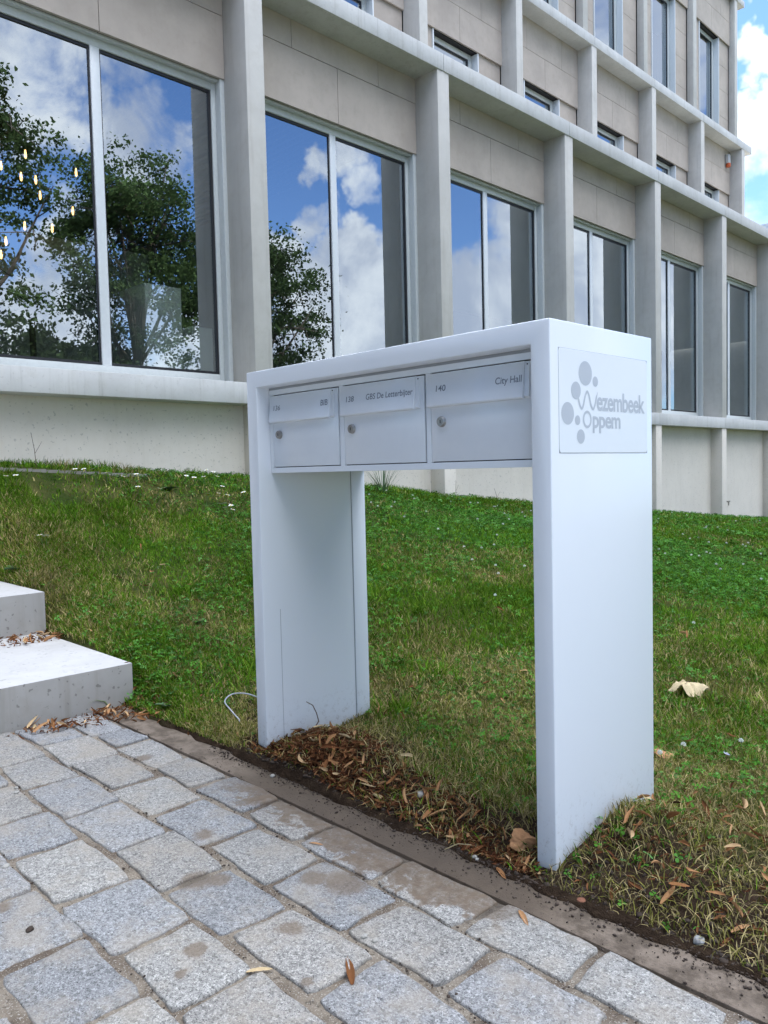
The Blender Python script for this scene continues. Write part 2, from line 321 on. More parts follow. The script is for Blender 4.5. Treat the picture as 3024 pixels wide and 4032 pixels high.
# ------------------------------------------------------------------ terrain
WY = [-14, -3, .475, 2.875, 5.875, 7.915, 11.875, 14.395, 17.155, 24, 60]; WZ = [1.22, 1.22, 1.206, 1.038, .738, .522, .186, -.090, -.246, -.30, -.30]
def sstep(x, a, b): t = np.clip((x-a)/(b-a), 0, 1); return t*t*(3-2*t)
_gw = rng.normal(size=(60, 3)) * 1.0
def nz2(x, y, f, seed=0):
    r = np.random.default_rng(seed); s = 0
    for i in range(7):
        a = r.uniform(0, 6.28); ff = f*r.uniform(.6, 1.7); s = s + np.sin((x*np.cos(a)+y*np.sin(a))*ff+r.uniform(0, 6.28))
    return s/4.0
def H(x, y):
    x = np.asarray(x, float); y = np.asarray(y, float)
    zw = np.interp(y, WY, WZ); toe = .2+.15*np.clip(y, 0, 6); toe = np.where(y < 2, -1.0+(toe+1.0)*sstep(y, 0, 2), toe)
    t = np.clip((toe-x)/(toe+5.42), 0, 1); pw = 2.2-.7*sstep(y, 0, 4)
    z = zw*t**pw
    z = z + .012*nz2(x, y, 5, 1)*sstep(y, .2, 1) + .006*nz2(x, y, 19, 2)*sstep(y, -.02, .2)
    z = z + .015*sstep(y, -.06, .1)
    bs = .008+.160*sstep(-x, 2.44, 2.7)+.235*sstep(-x, 3.56, 3.85)
    cap = bs+(1.1+1.3*sstep(-x, 4.3, 5.0))*np.clip(y+.01, 0, 9); z = np.where((x < -1.2) & (y > -1), np.minimum(z, cap), z)
    for (mx, my, sx, sy, hh) in ((-1.10, .17, .22, .20, .085), (-.75, .14, .28, .10, .055), (.10, .30, .16, .17, .10), (.33, .16, .14, .12, .03), (-.25, .16, .2, .1, .03), (.3, .75, .4, .3, .02), (-1.0, .02, .30, .06, .03), (-.5, .03, .4, .06, .02), (.2, .05, .25, .07, .03), (-1.43, .05, .09, .10, .03), (-1.3, .55, .25, .12, .03)):
        z = z + hh*np.exp(-((x-mx)/sx)**2-((y-my)/sy)**2)
    z = z - .012*np.exp(-((x+.25)/.25)**2-((y-.02)/.08)**2)
    return z
def axis(parts):
    a = []
    for (s, e, st) in parts: a += list(np.arange(s, e-1e-6, st))
    return np.array(a+[parts[-1][1]])
def gridmesh(xs, ys, skirt=1.3):
    X, Y = np.meshgrid(xs, ys); Z = H(X, Y); ny, nx = X.shape
    Z2 = Z.copy(); V = np.stack([X, Y, Z2], -1).reshape(-1, 3)
    i = np.arange((ny-1)*(nx-1)); r, c = i//(nx-1), i % (nx-1); q = np.stack([r*nx+c, r*nx+c+1, (r+1)*nx+c+1, (r+1)*nx+c], -1)
    return V, q
xs = axis([(-5.95, -3, .05), (-3, 2.0, .025), (2.0, 5, .15), (5, 30, 1.5)]); ys = axis([(-.058, 1.6, .02), (1.6, 5, .08), (5, 14, .25), (14, 46, 2)])
V, Q = gridmesh(xs, ys)
V2, Q2 = gridmesh(axis([(-5.95, -2.46, .12)]), axis([(-14, -3.02, .25)]))
V[:len(xs), 1] -= np.clip(.022+.022*nz2(xs, xs*0, 7, 77)+.014*nz2(xs, xs*0, 31, 78)+rng.uniform(-.004, .004, len(xs)), 0, .085)*(xs > -2.4); V[:len(xs), 2] = np.where(xs > -2.4, .0035, V[:len(xs), 2])
# skirt along the front edge, so the bank is solid earth next to the paving
fr = V[:len(xs)].copy(); fr[:, 2] = -.3; base = len(V)+len(V2); nx = len(xs)
Q3 = np.stack([base+np.arange(nx-1), base+np.arange(1, nx), np.arange(1, nx), np.arange(nx-1)], -1)
lawn = npmesh('lawn_ground', np.concatenate([V, V2, fr]), np.concatenate([Q, Q2+len(V), Q3]), [4]*(len(Q)+len(Q2)+len(Q3)), M['soil'], smooth=True); tag(lawn, kind='structure')
g = MB().box(-400, 400, -400, 400, -1.6, -.45).build('ground', M['groundfar']); tag(g, kind='structure')
pv = MB().box(-2.46, 40, -40, -.058, -.45, -.014)
pv.build('pavement', M['paved']); tag(bpy.data.objects['pavement'], kind='structure')

# ------------------------------------------------------------------ pavers (granite setts) laid in rows along the edging
rowsY = [-.197, -.368, -.577, -.788, -1.008, -1.235, -1.46, -1.68, -1.90, -2.12, -2.34, -2.56, -2.78, -3.0, -3.22]
rowX = {0: [-2.10, -1.885, -1.565, -1.278, -.968, -.681, -.352, -.037, .265, .56, .87], 1: [-2.135, -1.822, -1.48, -1.173, -.853, -.54, -.227, .086, .40, .70],
        2: [-2.02, -1.707, -1.367, -1.033, -.716, -.41, -.09, .22, .53], 3: [-1.80, -1.477, -1.198, -.85, -.537, -.25, .06], 4: [-1.30, -.985, -.672, -.362, -.05, .26]}
PV, PF, PS, PC = [], [], [], []
def paver(x0, x1, y0, y1, tone):
    n = 11; j = .006; cx, cy = (x0+x1)/2, (y0+y1)/2; g = random.uniform(.0065, .011); g2 = random.uniform(.0065, .012)
    hx, hy = (x1-x0)/2-g, (y1-y0)/2-g2
    co = [(-hx, -hy), (hx, -hy), (hx, hy), (-hx, hy)]; co = [(a+random.uniform(-.010, .010), b+random.uniform(-.010, .010)) for a, b in co]
    ring = []
    ph = [random.uniform(0, 6.28) for _ in range(12)]
    rr = random.uniform(.014, .028)
    for s in range(4):
        (ax, ay), (bx, by) = co[s], co[(s+1) % 4]; L = math.hypot(bx-ax, by-ay); nxn, nyn = (by-ay)/L, -(bx-ax)/L
        for i in range(n):
            t = i/n; w_ = .0028*math.sin(t*6+ph[s])+.0012*math.sin(t*17+ph[s+4])+random.uniform(-.0011, .0011)
            dcorner = min(t, 1-t)*L; cut = max(0, 1-dcorner/rr)**2*rr*.30
            px, py = ax+(bx-ax)*t+nxn*(w_-cut), ay+(by-ay)*t+nyn*(w_-cut); ring.append((px, py))
    N = len(ring); base = len(PV)
    zt = random.uniform(-.0015, .0035); tx, ty = random.uniform(-.015, .015), random.uniform(-.02, .02)
    for (sc, z, jt) in ((1.0, -.020, 0), (.997, -.006, .0), (.985, -.0012, .0008), (.955, .0006, .0006), (.6, .0012, .0008), (.25, .0012, .0006)):
        for (px, py) in ring:
            PV.append((cx+px*sc, cy+py*sc, zt+z+(px*tx+py*ty)*(sc if z > -.01 else 1)+random.uniform(-jt, jt))); PC.append(tone)
    PV.append((cx, cy, zt+.0012)); PC.append(tone)
    for l in range(5):
        for i in range(N):
            PF.extend((base+l*N+i, base+l*N+(i+1) % N, base+(l+1)*N+(i+1) % N, base+(l+1)*N+i)); PS.append(4)
    for i in range(N): PF.extend((base+5*N+i, base+5*N+(i+1) % N, base+6*N)); PS.append(3)
for r in range(len(rowsY)-1):
    xsr = list(rowX.get(r, [-1.3+.31*q+(.155 if r % 2 else 0) for q in range(6)]))
    while xsr[0] > -2.42: xsr.insert(0, xsr[0]-random.uniform(.295, .325))
    xsr[0] = -2.45
    if xsr[1]-xsr[0] < .12: xsr.pop(1)
    while xsr[-1] < 3.6: xsr.append(xsr[-1]+random.uniform(.295, .33))
    for a, b in zip(xsr[:-1], xsr[1:]):
        t = random.choice([(.93, .94, .97), (.84, .86, .90), (1.02, 1.0, .97), (.95, .96, .98), (.96, .93, .89), (1.10, 1.08, 1.04), (.80, .82, .86)]); v = random.uniform(.9, 1.08)
        paver(a, b, rowsY[r+1], rowsY[r], (t[0]*v*.87, t[1]*v*.85, t[2]*v*.80))
pav = npmesh('pavement_setts', PV, PF, PS, M['granite'], cols=np.array(PC), smooth=True); tag(pav, kind='structure')
# joints fill: uneven sand between the setts
xj = np.arange(-2.45, 3.5, .012); yj = np.arange(-3.2, -.19, .012); XJ, YJ = np.meshgrid(xj, yj)
ZJ = -.0060+.0022*nz2(XJ, YJ, 30, 5)+.0014*nz2(XJ, YJ, 90, 6)+rng.uniform(-.0008, .0008, XJ.shape)
nyj, nxj = XJ.shape; i = np.arange((nyj-1)*(nxj-1)); r, c = i//(nxj-1), i % (nxj-1)
jt = npmesh('pavement_joint_sand', np.stack([XJ, YJ, ZJ], -1).reshape(-1, 3), np.stack([r*nxj+c, r*nxj+c+1, (r+1)*nxj+c+1, (r+1)*nxj+c], -1), [4]*len(i), M['sand'], smooth=True); tag(jt, kind='structure')
b = MB(); b.box(-2.449, 12, -.192, -.060, -.3, .0)
b.build('pavement_edging', M['band'], bevel=.004); tag(bpy.data.objects['pavement_edging'], kind='structure')

# ------------------------------------------------------------------ steps
st = empty('outdoor_steps', (-2.45, 0, 0)); tag(st, 'pale grey concrete slab steps rising from the granite paving', 'steps')
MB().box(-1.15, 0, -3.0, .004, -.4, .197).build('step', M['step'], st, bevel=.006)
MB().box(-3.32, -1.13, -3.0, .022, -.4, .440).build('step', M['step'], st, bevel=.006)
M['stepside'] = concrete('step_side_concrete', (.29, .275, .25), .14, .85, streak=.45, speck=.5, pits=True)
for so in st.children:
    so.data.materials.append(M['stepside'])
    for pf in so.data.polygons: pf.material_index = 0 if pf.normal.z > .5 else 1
cb = MB(); pts = [(-5.34, .30+i*.11, 1.207-.064*(i*.11)) for i in range(13)]
for q in range(12): cb.box(-5.39, -5.335, pts[q][1], pts[q+1][1]-.002, pts[q][2]-.16, pts[q][2])
tag(cb.build('edging_curb', M['curb']), 'thin weathered concrete edging at the top of the lawn below the building wall', 'curb')

# ------------------------------------------------------------------ building
BX, BY, BW, BYAW = -4.3924, 4.6167, 2.4, 1.5877
KB = 1.2                                   # real size of the building: its bays are 2.88 m wide
def kb(p): return tuple(CAM[i]+(p[i]-CAM[i])*KB for i in range(3))
bld = empty('office_building', kb((BX, BY, 0)), BYAW); bld.scale = (KB,)*3
tag(bld, 'three storey office building with precast concrete grid, beige stone panels and large mirroring windows', 'building')
PW, PD = .0915, .3087
SB, ST, ZB, ZT, UB, UT = 1.69, 1.865, 5.224, 5.40, 8.95, 9.13
I0, I1 = -4, 8
for i in range(I0, I1+1):
    a = i*BW
    MB().box(a-PW, a+PW, 0, PD+.03, ST-.01, ZB+.01).build('pillar', M['conc'], bld, bevel=.006)
    MB().box(a-PW, a+PW, .004, .24, -.6, SB+.01).build('base_pillar', M['plinth'], bld, bevel=.005)
for i in range(I0, I1):
    a = i*BW
    MB().box(a+.002, a+BW-.002, -.010, .48, SB, ST).build('window_ledge', M['ledge'], bld, bevel=.004)
    MB().box(a+.002, a+BW-.002, -.012, .55, ZB, ZT).build('floor_slab', M['ledge'], bld, bevel=.008)
MB().box(I0*BW-.2, I1*BW+.2, .2, .5, -.6, SB+.02).build('base_wall', M['plinth'], bld)
MB().box(I0*BW-.2, I1*BW+.2, .5, 2.9, ZB-.02, ZT-.03).build('terrace_roof', M['conc'], bld)
def clad(rows, x0, x1, y0, z_unused=None, t=.03):
    b = MB()
    for (z0, z1, cuts) in rows:
        c = [x0]+[x0+(x1-x0)*q for q in cuts]+[x1]
        for a, e in zip(c[:-1], c[1:]): b.box(a+.0025, e-.0025, y0, y0+t, z0+.0025, z1-.0025)
    return b
def window(x0, x1, z0, z1, yf, mull, parent, guide=True):
    wn = MB()
    wn.ring(x0, x1, z0, z1, .082, yf, yf+.07, .105)
    o = wn.build('window', M['alu'], parent, bevel=.003)
    if guide:
        for (p, q) in ((x0, x0+.042), (x1-.042, x1)): MB().box(p, q, yf-.078, yf-.002, z0, z1).build('guide_rail', M['alu'], o, bevel=.002)
        for (p, q) in ((z1-.022, z1), (z0, z0+.02)): MB().box(x0+.042, x1-.042, yf-.05, yf-.002, p, q).build('trim', M['alu'], o, bevel=.002)
    MB().ring(x0+.080, x1-.080, z0+.103, z1-.080, .026, yf+.014, yf+.05).build('gasket', M['gasket'], o)
    gx0, gx1, gz0, gz1 = x0+.10, x1-.10, z0+.12, z1-.10
    if mull:
        xm = (x0+x1)/2; MB().box(xm-.0375, xm+.0375, yf+.001, yf+.06, z0+.104, z1-.081).build('mullion', M['alu_light'], o, bevel=.002)
        for p in (xm-.050, xm+.038): MB().box(p, p+.012, yf+.016, yf+.05, z0+.12, z1-.1).build('gasket', M['gasket'], o)
        gs = [(gx0, xm-.04), (xm+.04, gx1)]
    else: gs = [(gx0, gx1)]
    for (p, q) in gs:
        me = bpy.data.meshes.new('pane'); me.from_pydata([(p, yf+.024, gz0), (q, yf+.024, gz0), (q, yf+.024, gz1), (p, yf+.024, gz1)], [], [(0, 1, 2, 3)]); me.materials.append(M['glass'])
        link(bpy.data.objects.new('pane', me), o)
    return o
for i in range(I0, I1):
    x0, x1 = i*BW+PW, (i+1)*BW-PW
    clad([(4.447, 4.970, [.5]), (4.970, ZB+.01, [.25, .75])], x0, x1, PD).build('cladding_panel', M['stone'], bld, bevel=.0012, seg=1)
    MB().box(x0-.02, x1+.02, PD+.0305, PD+.2, 4.463, ZB+.005).build('wall_backing', M['dark'], bld)
    window(x0, x1, ST+.002, 4.455, .40, True, bld)
# upper storeys, set back
OFF = .073; J0, J1 = -4, 6; Y2 = 2.4427; YW = 2.742
for j in range(J0, J1+1):
    a = j*BW+OFF
    MB().box(a-.09, a+.09, Y2, YW+.03, 5.36, UB+.01).build('upper_pillar', M['conc'], bld, bevel=.006)
    MB().box(a-.085, a+.085, 2.62, YW+.03, UT-.01, 12.66).build('upper_pillar', M['conc'], bld, bevel=.006)
for j in range(J0, J1+1):
    a = j*BW+OFF; e = a+BW if j < J1 else a+.51
    MB().box(a+.002, e-.002, Y2-.012, 2.95, UB, UT).build('upper_slab', M['ledge'], bld, bevel=.008)
    MB().box(a+.002, e-.002, 2.60, 3.1, 12.66, 12.80).build('roof_slab', M['ledge'], bld, bevel=.008)
for j in range(J0, J1):
    x0, x1 = j*BW+OFF+.09, (j+1)*BW+OFF-.09; wx0, wx1 = x0+.515, x0+1.575
    for (za, zh, ztop, js) in ((5.36, 7.875, UB+.01, [5.9, 6.5, 7.1]), (UT-.01, 11.55, 12.67, [9.73, 10.376, 10.96])):
        zj = zh+(ztop-zh)*.5
        clad([(zh, zj, [.5]), (zj, ztop, [.25, .75])], x0, x1, YW).build('cladding_panel', M['stone'], bld, bevel=.0012, seg=1)
        zs = [za]+js+[zh+.02]; rows = [(p, q, []) for p, q in zip(zs[:-1], zs[1:])]
        clad(rows, x0, wx0-.035, YW+.045).build('side_panel', M['stone'], bld, bevel=.0012, seg=1); clad(rows, wx1+.035, x1, YW+.045).build('side_panel', M['stone'], bld, bevel=.0012, seg=1)
        bk = MB().prism([(x0-.02, za), (wx0-.03, za), (wx0-.03, zh+.021), (wx1+.03, zh+.021), (wx1+.03, za), (x1+.02, za), (x1+.02, ztop), (x0-.02, ztop)], 'y', YW+.076, YW+.3)
        bk.build('wall_backing', M['dark'], bld)
        wo = window(wx0-.01, wx1+.01, za+.12, zh, YW+.15, False, bld, guide=False)
        for p in (wx0-.035, wx1+.01): MB().box(p, p+.025, YW+.02, YW+.22, za, zh).build('trim', M['alu_light'], wo, bevel=.003)
xe = J1*BW+OFF+.09
MB().box(xe-.3, xe-.02, YW+.05, 14, 5.3, 12.65).box(J0*BW, xe-.02, YW+3.5, 14, 5.2, 12.65).build('end_wall', M['stone'], bld)
MB().box(J0*BW, xe, 3.1, 14, 12.6, 12.75).build('roof', M['conc'], bld)
MB().box(I0*BW, I1*BW, 13.5, 14, -.6, 5.3).box(I1*BW+.1, I1*BW+.4, .5, 14, -.6, 5.3).box(I0*BW-.4, I0*BW-.1, .5, 14, -.6, 12.6).build('rear_wall', M['conc'], bld)
# interior seen dimly through the panes
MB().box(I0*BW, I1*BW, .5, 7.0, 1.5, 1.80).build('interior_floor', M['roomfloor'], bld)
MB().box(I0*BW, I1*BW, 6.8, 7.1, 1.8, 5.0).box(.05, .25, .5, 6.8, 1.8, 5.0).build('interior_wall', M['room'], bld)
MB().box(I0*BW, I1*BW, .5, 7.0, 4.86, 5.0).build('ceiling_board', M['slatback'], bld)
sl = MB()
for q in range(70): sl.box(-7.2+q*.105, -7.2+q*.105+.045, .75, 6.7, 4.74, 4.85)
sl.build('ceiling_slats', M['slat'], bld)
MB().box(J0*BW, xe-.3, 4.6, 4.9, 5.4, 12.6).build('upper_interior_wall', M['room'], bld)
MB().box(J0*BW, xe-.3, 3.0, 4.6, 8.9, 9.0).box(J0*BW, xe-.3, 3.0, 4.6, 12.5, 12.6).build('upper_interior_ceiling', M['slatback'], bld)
dots = MB()
for q in range(7): dots.box(7.64, 7.668, .192, .202, 1.06+q*.03, 1.075+q*.03)
dots.build('weep_vent', M['dark'], bld)
def wp(a, off, z): # building coordinates to world
    c, s = math.cos(BYAW), math.sin(BYAW); return kb((BX+a*c-off*s, BY+a*s+off*c, z))
tp = MB().box(-.01, .01, -.05, 0, -.01, .01).box(-.055, .055, -.062, -.045, -.012, .012).box(-.012, .012, -.062, -.045, -.07, .0).build('garden_tap', M['steel']); tp.location = wp(7.72, .195, .42); tp.rotation_euler = (0, 0, BYAW)
tp.scale = (KB,)*3; tag(tp, 'small metal tap on the white base wall of the building', 'tap')
# siren
si = empty('alarm_siren', wp(14.14, 2.735, 8.55), BYAW); si.scale = (KB,)*3; tag(si, 'small alarm siren box with orange lens high on the upper stone wall', 'siren')
MB().box(-.07, .07, -.09, 0, .04, .26).build('housing', M['copper'], si, bevel=.015)
MB().lathe((0, -.05, 0), 'z', [(.05, -.05), (.058, -.02), (.058, .03), (.05, .04)]).build('lens', M['orange'], si)
# plinths, lamps, palm inside
for q, (a0, a1, o0, o1, zt, lb) in enumerate(((-2.96, -2.60, .95, 1.45, 2.80, 'tall pale green display box behind the left window'), (-2.50, -2.28, .95, 1.25, 2.475, 'short pale green display box at the right end of the left window'), (-3.4, -1.6, 3.3, 3.5, 3.75, 'wide pale partition board standing far behind the left window'), (-4.75, -4.5, 1.0, 1.3, 2.42, 'pale display box at the far left of the left window'))):
    o = MB().box(0, a1-a0, 0, o1-o0, 0, zt-1.803).build('display_box' if q != 2 else 'partition_board', M['plinthwhite'] if q != 2 else M['board'], bevel=.004); o.location = wp(a0, o0, 1.803); o.rotation_euler = (0, 0, BYAW); o.scale = (KB,)*3; tag(o, lb, 'display box' if q != 2 else 'partition')
bulbs = [(-3.122, 4.452), (-3.371, 4.275), (-3.177, 4.213), (-3.028, 4.215), (-2.99, 4.066), (-2.592, 4.396), (-2.646, 3.978), (-3.163, 3.718), (-2.878, 3.749), (-3.412, 3.383), (-3.358, 3.527)]
order = sorted(range(len(bulbs)), key=lambda q: bulbs[q][0])
cordm = MB().lathe((0, 0, 0), 'z', [(.003, 0), (.003, 1.0)], 6); L0 = None
for q, (a, z) in enumerate(bulbs):
    L = empty('pendant_lamp', wp(a, 3.0, z), BYAW)
    L.scale = (KB,)*3; tag(L, 'bare glowing filament bulb on a thin cord behind the left window', 'lamp', 'pendant bulbs hanging behind the left window')
    if L0 is None:
        L0 = (MB().lathe((0, 0, 0), 'z', [(.002, -.045), (.010, -.035), (.013, -.005), (.009, .03), (.007, .045)], 12).build('bulb', M['bulb'], L), MB().lathe((0, 0, .045), 'z', [(.012, 0), (.013, .03), (.006, .055)], 12).build('socket', M['steel'], L))
        cd = cordm.build('cord', M['gasket'], L); cd.location = (0, 0, .09)
    else:
        for s in L0: c = s.copy(); link(c, L)
        c = cd.copy(); link(c, L)
        cd2 = c; cd2.location = (0, 0, .09)
    (cd if q == 0 else cd2).scale = (1, 1, max(.2, 4.74-z-.09))
pm = empty('palm_plant', wp(-3.45, 2.2, 1.803)); pm.scale = (KB,)*3; tag(pm, 'dark green potted palm with arching fronds behind the left window', 'plant')
fb = MB(); 
for q in range(16):
    az = q*2.4; el = random.uniform(.5, 1.1); L = random.uniform(.7, 1.0); pr = None; P0 = Vector((0, 0, .9))
    d = Vector((math.cos(az), math.sin(az), 0)); pts = [P0+d*(L*t*math.cos(el)*(1+.3*t))+Vector((0, 0, L*(math.sin(el)*t-.55*t*t))) for t in np.linspace(0, 1, 9)]
    fb.tube(pts, [.008*(1-.8*t) for t in np.linspace(0, 1, 9)], 5)
    for t in range(2, 9):
        side = Vector((-d.y, d.x, 0))
        for s in (-1, 1):
            b0 = pts[t]; tip = b0+side*s*.26*(1-.06*t)+d*.13+Vector((0, 0, -.06)); n0 = len(fb.v); fb.v += [tuple(b0), tuple(b0+d*.03), tuple(tip)]; fb.f.append((n0, n0+1, n0+2))
fb.build('fronds', M['palm'], pm); MB().tube([(0, 0, .3), (0, 0, .9)], .03).build('trunk', M['bark'], pm); MB().lathe((0, 0, 0), 'z', [(.13, 0), (.17, .34), (.16, .34)]).build('pot', M['plinthwhite'], pm)
sc_ = MB().tube([(0, 0, 0), (-.03, 0, .12), (-.02, 0, .3), (.02, 0, .34), (.05, 0, .25), (.04, 0, 0)], .005).tube([(-.05, 0, 0), (-.1, 0, .1), (-.06, .05, .17), (0, .05, .05)], .005).build('wire_sculpture', M['gasket']); sc_.location = wp(-2.78, 1.15, 2.80); sc_.scale = (KB,)*3; sc_.rotation_euler = (0, 0, BYAW); tag(sc_, 'black bent wire sculpture standing on the tall display box', 'sculpture')
# brown building beyond the corner
fb2 = empty('timber_clad_building', kb((-12, 30, 0))); fb2.scale = (KB,)*3; tag(fb2, 'distant flat roofed building with dark brown vertical boards beyond the corner', 'building')
b = MB()
for q in range(60): b.box(-9+q*.3, -9+q*.3+.285, 0, .1, -1, 9.8)
b.box(-9, 9, .1, 8, -1, 9.8).build('wall', M['brownwood'], fb2); MB().box(-9.1, 9.1, -.1, 8.1, 9.8, 10.05).build('roof_edge', M['alu_light'], fb2)

# ------------------------------------------------------------------ mailbox stand
D, LX = .5483, 1.3893
mb = empty('mailbox_stand', (0, 0, 0)); tag(mb, 'white glossy metal portal stand carrying three built-in mailboxes beside the paving', 'mailbox stand')
fr = MB().prism([(-LX, -.15), (-LX, 1.5), (0, 1.5), (0, -.15), (-.0624, -.15), (-.0624, 1.438), (-1.327, 1.438), (-1.327, -.15)], 'y', 0, D)
fr.build('frame', M['white'], mb, bevel=.0035, seg=3)
MB().box(-1.3272, -1.3264, .0815, .0832, -.1, .575).box(-1.3272, -1.3262, .468, .4712, -.1, 1.111).build('seam', M['seam'], mb)
MB().box(-1.327, -1.3235, .4715, .546, -.1, 1.111).build('rear_panel', M['white'], mb, bevel=.001)
REC = .058
MB().box(-1.3255, -.0635, REC+.012, D-.004, 1.1125, 1.4285).build('housing', M['door'], mb)
rl = MB().box(-1.3255, -.0635, REC, REC+.0125, 1.409, 1.4285).box(-1.3255, -.0635, REC, REC+.0125, 1.111, 1.1315)
DX = [(-1.303, -.9185), (-.8868, -.5058), (-.4772, -.0950)]
rl.box(-1.3255, -1.3055, REC, REC+.0125, 1.1315, 1.409).box(-.9125, -.8895, REC, REC+.0125, 1.1315, 1.409).box(-.4995, -.4800, REC, REC+.0125, 1.1315, 1.409).box(-.0905, -.0635, REC, REC+.0125, 1.1315, 1.409)
rl.build('front_rails', M['door'], mb, bevel=.0008, seg=1)
MB().box(-1.326, -.063, REC+.009, REC+.0135, 1.12, 1.42).build('shadow_gap', M['gasket'], mb)
MB().box(-1.326, -.063, REC+.002, D-.01, 1.4287, 1.4375).build('top_gap', M['seam'], mb)
def textmesh(s, x0, x1, z0, z1, mat, name, parent, frame=None, track=1.0):
    cu = bpy.data.curves.new('t', 'FONT'); cu.body = s; cu.extrude = 0.0; cu.space_character = track; cu.resolution_u = 6
    if frame: cu.offset = frame
    o = bpy.data.objects.new('t', cu); COL.objects.link(o); bpy.context.view_layer.update()
    me = bpy.data.meshes.new_from_object(o.evaluated_get(bpy.context.evaluated_depsgraph_get())); bpy.data.objects.remove(o); bpy.data.curves.remove(cu)
    co = np.array([v.co[:] for v in me.vertices]); mn, mxx = co.min(0), co.max(0)
    X = x0+(co[:, 0]-mn[0])/(mxx[0]-mn[0])*(x1-x0); Z = z0+(co[:, 1]-mn[1])/(mxx[1]-mn[1])*(z1-z0)
    for v, a, b in zip(me.vertices, X, Z): v.co = (a, 0, b)
    me.name = name; me.materials.clear(); me.materials.append(mat)
    return link(bpy.data.objects.new(name, me), parent)
FT, FBM = (.0535, 1.403), (.041, 1.311)        # flap face from top to bottom (y, z)
def flapy(z): return FT[0]+(FT[1]-z)/(FT[1]-FBM[1])*(FBM[0]-FT[0])
TX = [('136', (-1.2946, -1.2537), 'BIB', (-1.0136, -.9744)), ('138', (-.8753, -.8363), 'GBS De Letterbijter', (-.7754, -.558)), ('140', (-.4587, -.4198), 'City Hall', (-.2304, -.138))]
for q, (x0, x1) in enumerate(DX):
    bx = empty('mailbox', (0, 0, 0)); bx.parent = mb; bx['label'] = ['mailbox numbered 136 with the word BIB', 'mailbox numbered 138 with the words GBS De Letterbijter', 'mailbox numbered 140 with the words City Hall'][q]
    MB().box(x0, x1, REC-.001, REC+.0085, 1.1345, 1.405).build('door', M['door'], bx, bevel=.0018)
    fx0, fx1 = x0-.007, [-.9365, -.5215, -.1040][q]
    prof = [(.060, 1.4055), (.0555, 1.4058), (FT[0], FT[1]), (FBM[0], FBM[1]), (.0405, 1.3065), (.0425, 1.3030), (.047, 1.3015), (.060, 1.3015)]
    MB().prism(prof, 'x', fx0, fx1-.0165).build('flap', M['door'], bx, bevel=.0009, seg=2)
    MB().prism([(.060, 1.4045), (.0565, 1.4045), (.0475, 1.3075), (.060, 1.3025)], 'x', fx1-.0163, fx1).build('flap_bracket', M['door'], bx, bevel=.0008, seg=1)
    MB().lathe((fx1-.0075, .0555, 1.3965), 'y', [(.0022, -.001), (.0022, .002)], 12).build('screw', M['gasket'], bx)
    lx, lz = [-1.2733, -.8577, -.4444][q]+.012, 1.2565
    lk = MB().lathe((lx, 0, lz), 'y', [(.0165, REC-.001), (.0165, REC-.004), (.0150, REC-.0055), (.0150, REC-.010), (.0135, REC-.0115), (.0095, REC-.0115), (.009, REC-.0105), (.0088, REC-.0105)], 28).build('lock', M['steel'], bx, smooth=True)
    MB().box(lx-.0012, lx+.0018, REC-.0112, REC-.0102, lz-.005, lz+.005).build('keyhole', M['gasket'], lk)
    num, (a0, a1), nm, (b0, b1) = TX[q]; sh = .0125
    for s, (p0, p1), zlo, zhi in ((num, (a0, a1), 1.3395+.009, 1.3672), (nm, (b0, b1), 1.3478, 1.3682)):
        dsc = .0052 if ('j' in s or 'y' in s) else 0
        t = textmesh(s, p0+sh, p1+sh, zlo-.0005-dsc, zhi, M['letter'], 'lettering', bx, frame=.010)
        for v in t.data.vertices: v.co.y = flapy(v.co.z)-.0004
# name plate with the municipality's emblem on the side (plane x = 0)
pl = MB().prism([(.044, 1.147), (.508, 1.147), (.5125, 1.1515), (.5145, 1.158), (.5145, 1.4165), (.5125, 1.423), (.508, 1.4265), (.044, 1.4265), (.040, 1.423), (.038, 1.417), (.038, 1.157), (.040, 1.1505)], 'x', -.002, .0012).build('name_plate', M['white'], mb, bevel=.0007, seg=1)
gv = MB().prism([(.0370, 1.1460), (.5155, 1.1460), (.5155, 1.4275), (.0370, 1.4275)], 'x', -.002, .00035).build('plate_groove', M['seam'], mb)
disc = MB()
for (y, z, r) in ((.1673, 1.3662, .0335), (.2182, 1.3466, .0143), (.1194, 1.3168, .0240), (.0777, 1.2534, .0305), (.126, 1.2362, .0133), (.1416, 1.192, .0196)):
    n0 = len(disc.v); disc.v += [(.0016, y+r*math.cos(t*math.pi/24), z+r*math.sin(t*math.pi/24)) for t in range(48)]; disc.f.append(tuple(n0+t for t in range(48)))
wv = [(.1275, 1.3040), (.1330, 1.2900), (.1393, 1.2756), (.1478, 1.2690), (.1555, 1.2780), (.1610, 1.2930), (.1678, 1.3088), (.1764, 1.3165), (.1850, 1.3062), (.1900, 1.2930), (.1955, 1.2790), (.2056, 1.2690), (.2148, 1.2803), (.2200, 1.2935), (.2245, 1.3055), (.2315, 1.3190)]
def cr(p, t):
    out = []
    for q in range(len(p)-1):
        a, b, c, d = p[max(q-1, 0)], p[q], p[q+1], p[min(q+2, len(p)-1)]
        for s in np.arange(0, 1, 1/t): out.append(tuple(.5*((2*b[z])+(-a[z]+c[z])*s+(2*a[z]-5*b[z]+4*c[z]-d[z])*s*s+(-a[z]+3*b[z]-3*c[z]+d[z])*s**3) for z in (0, 1)))
    return out+[p[-1]]
cw = cr(wv, 5); n0 = len(disc.v)
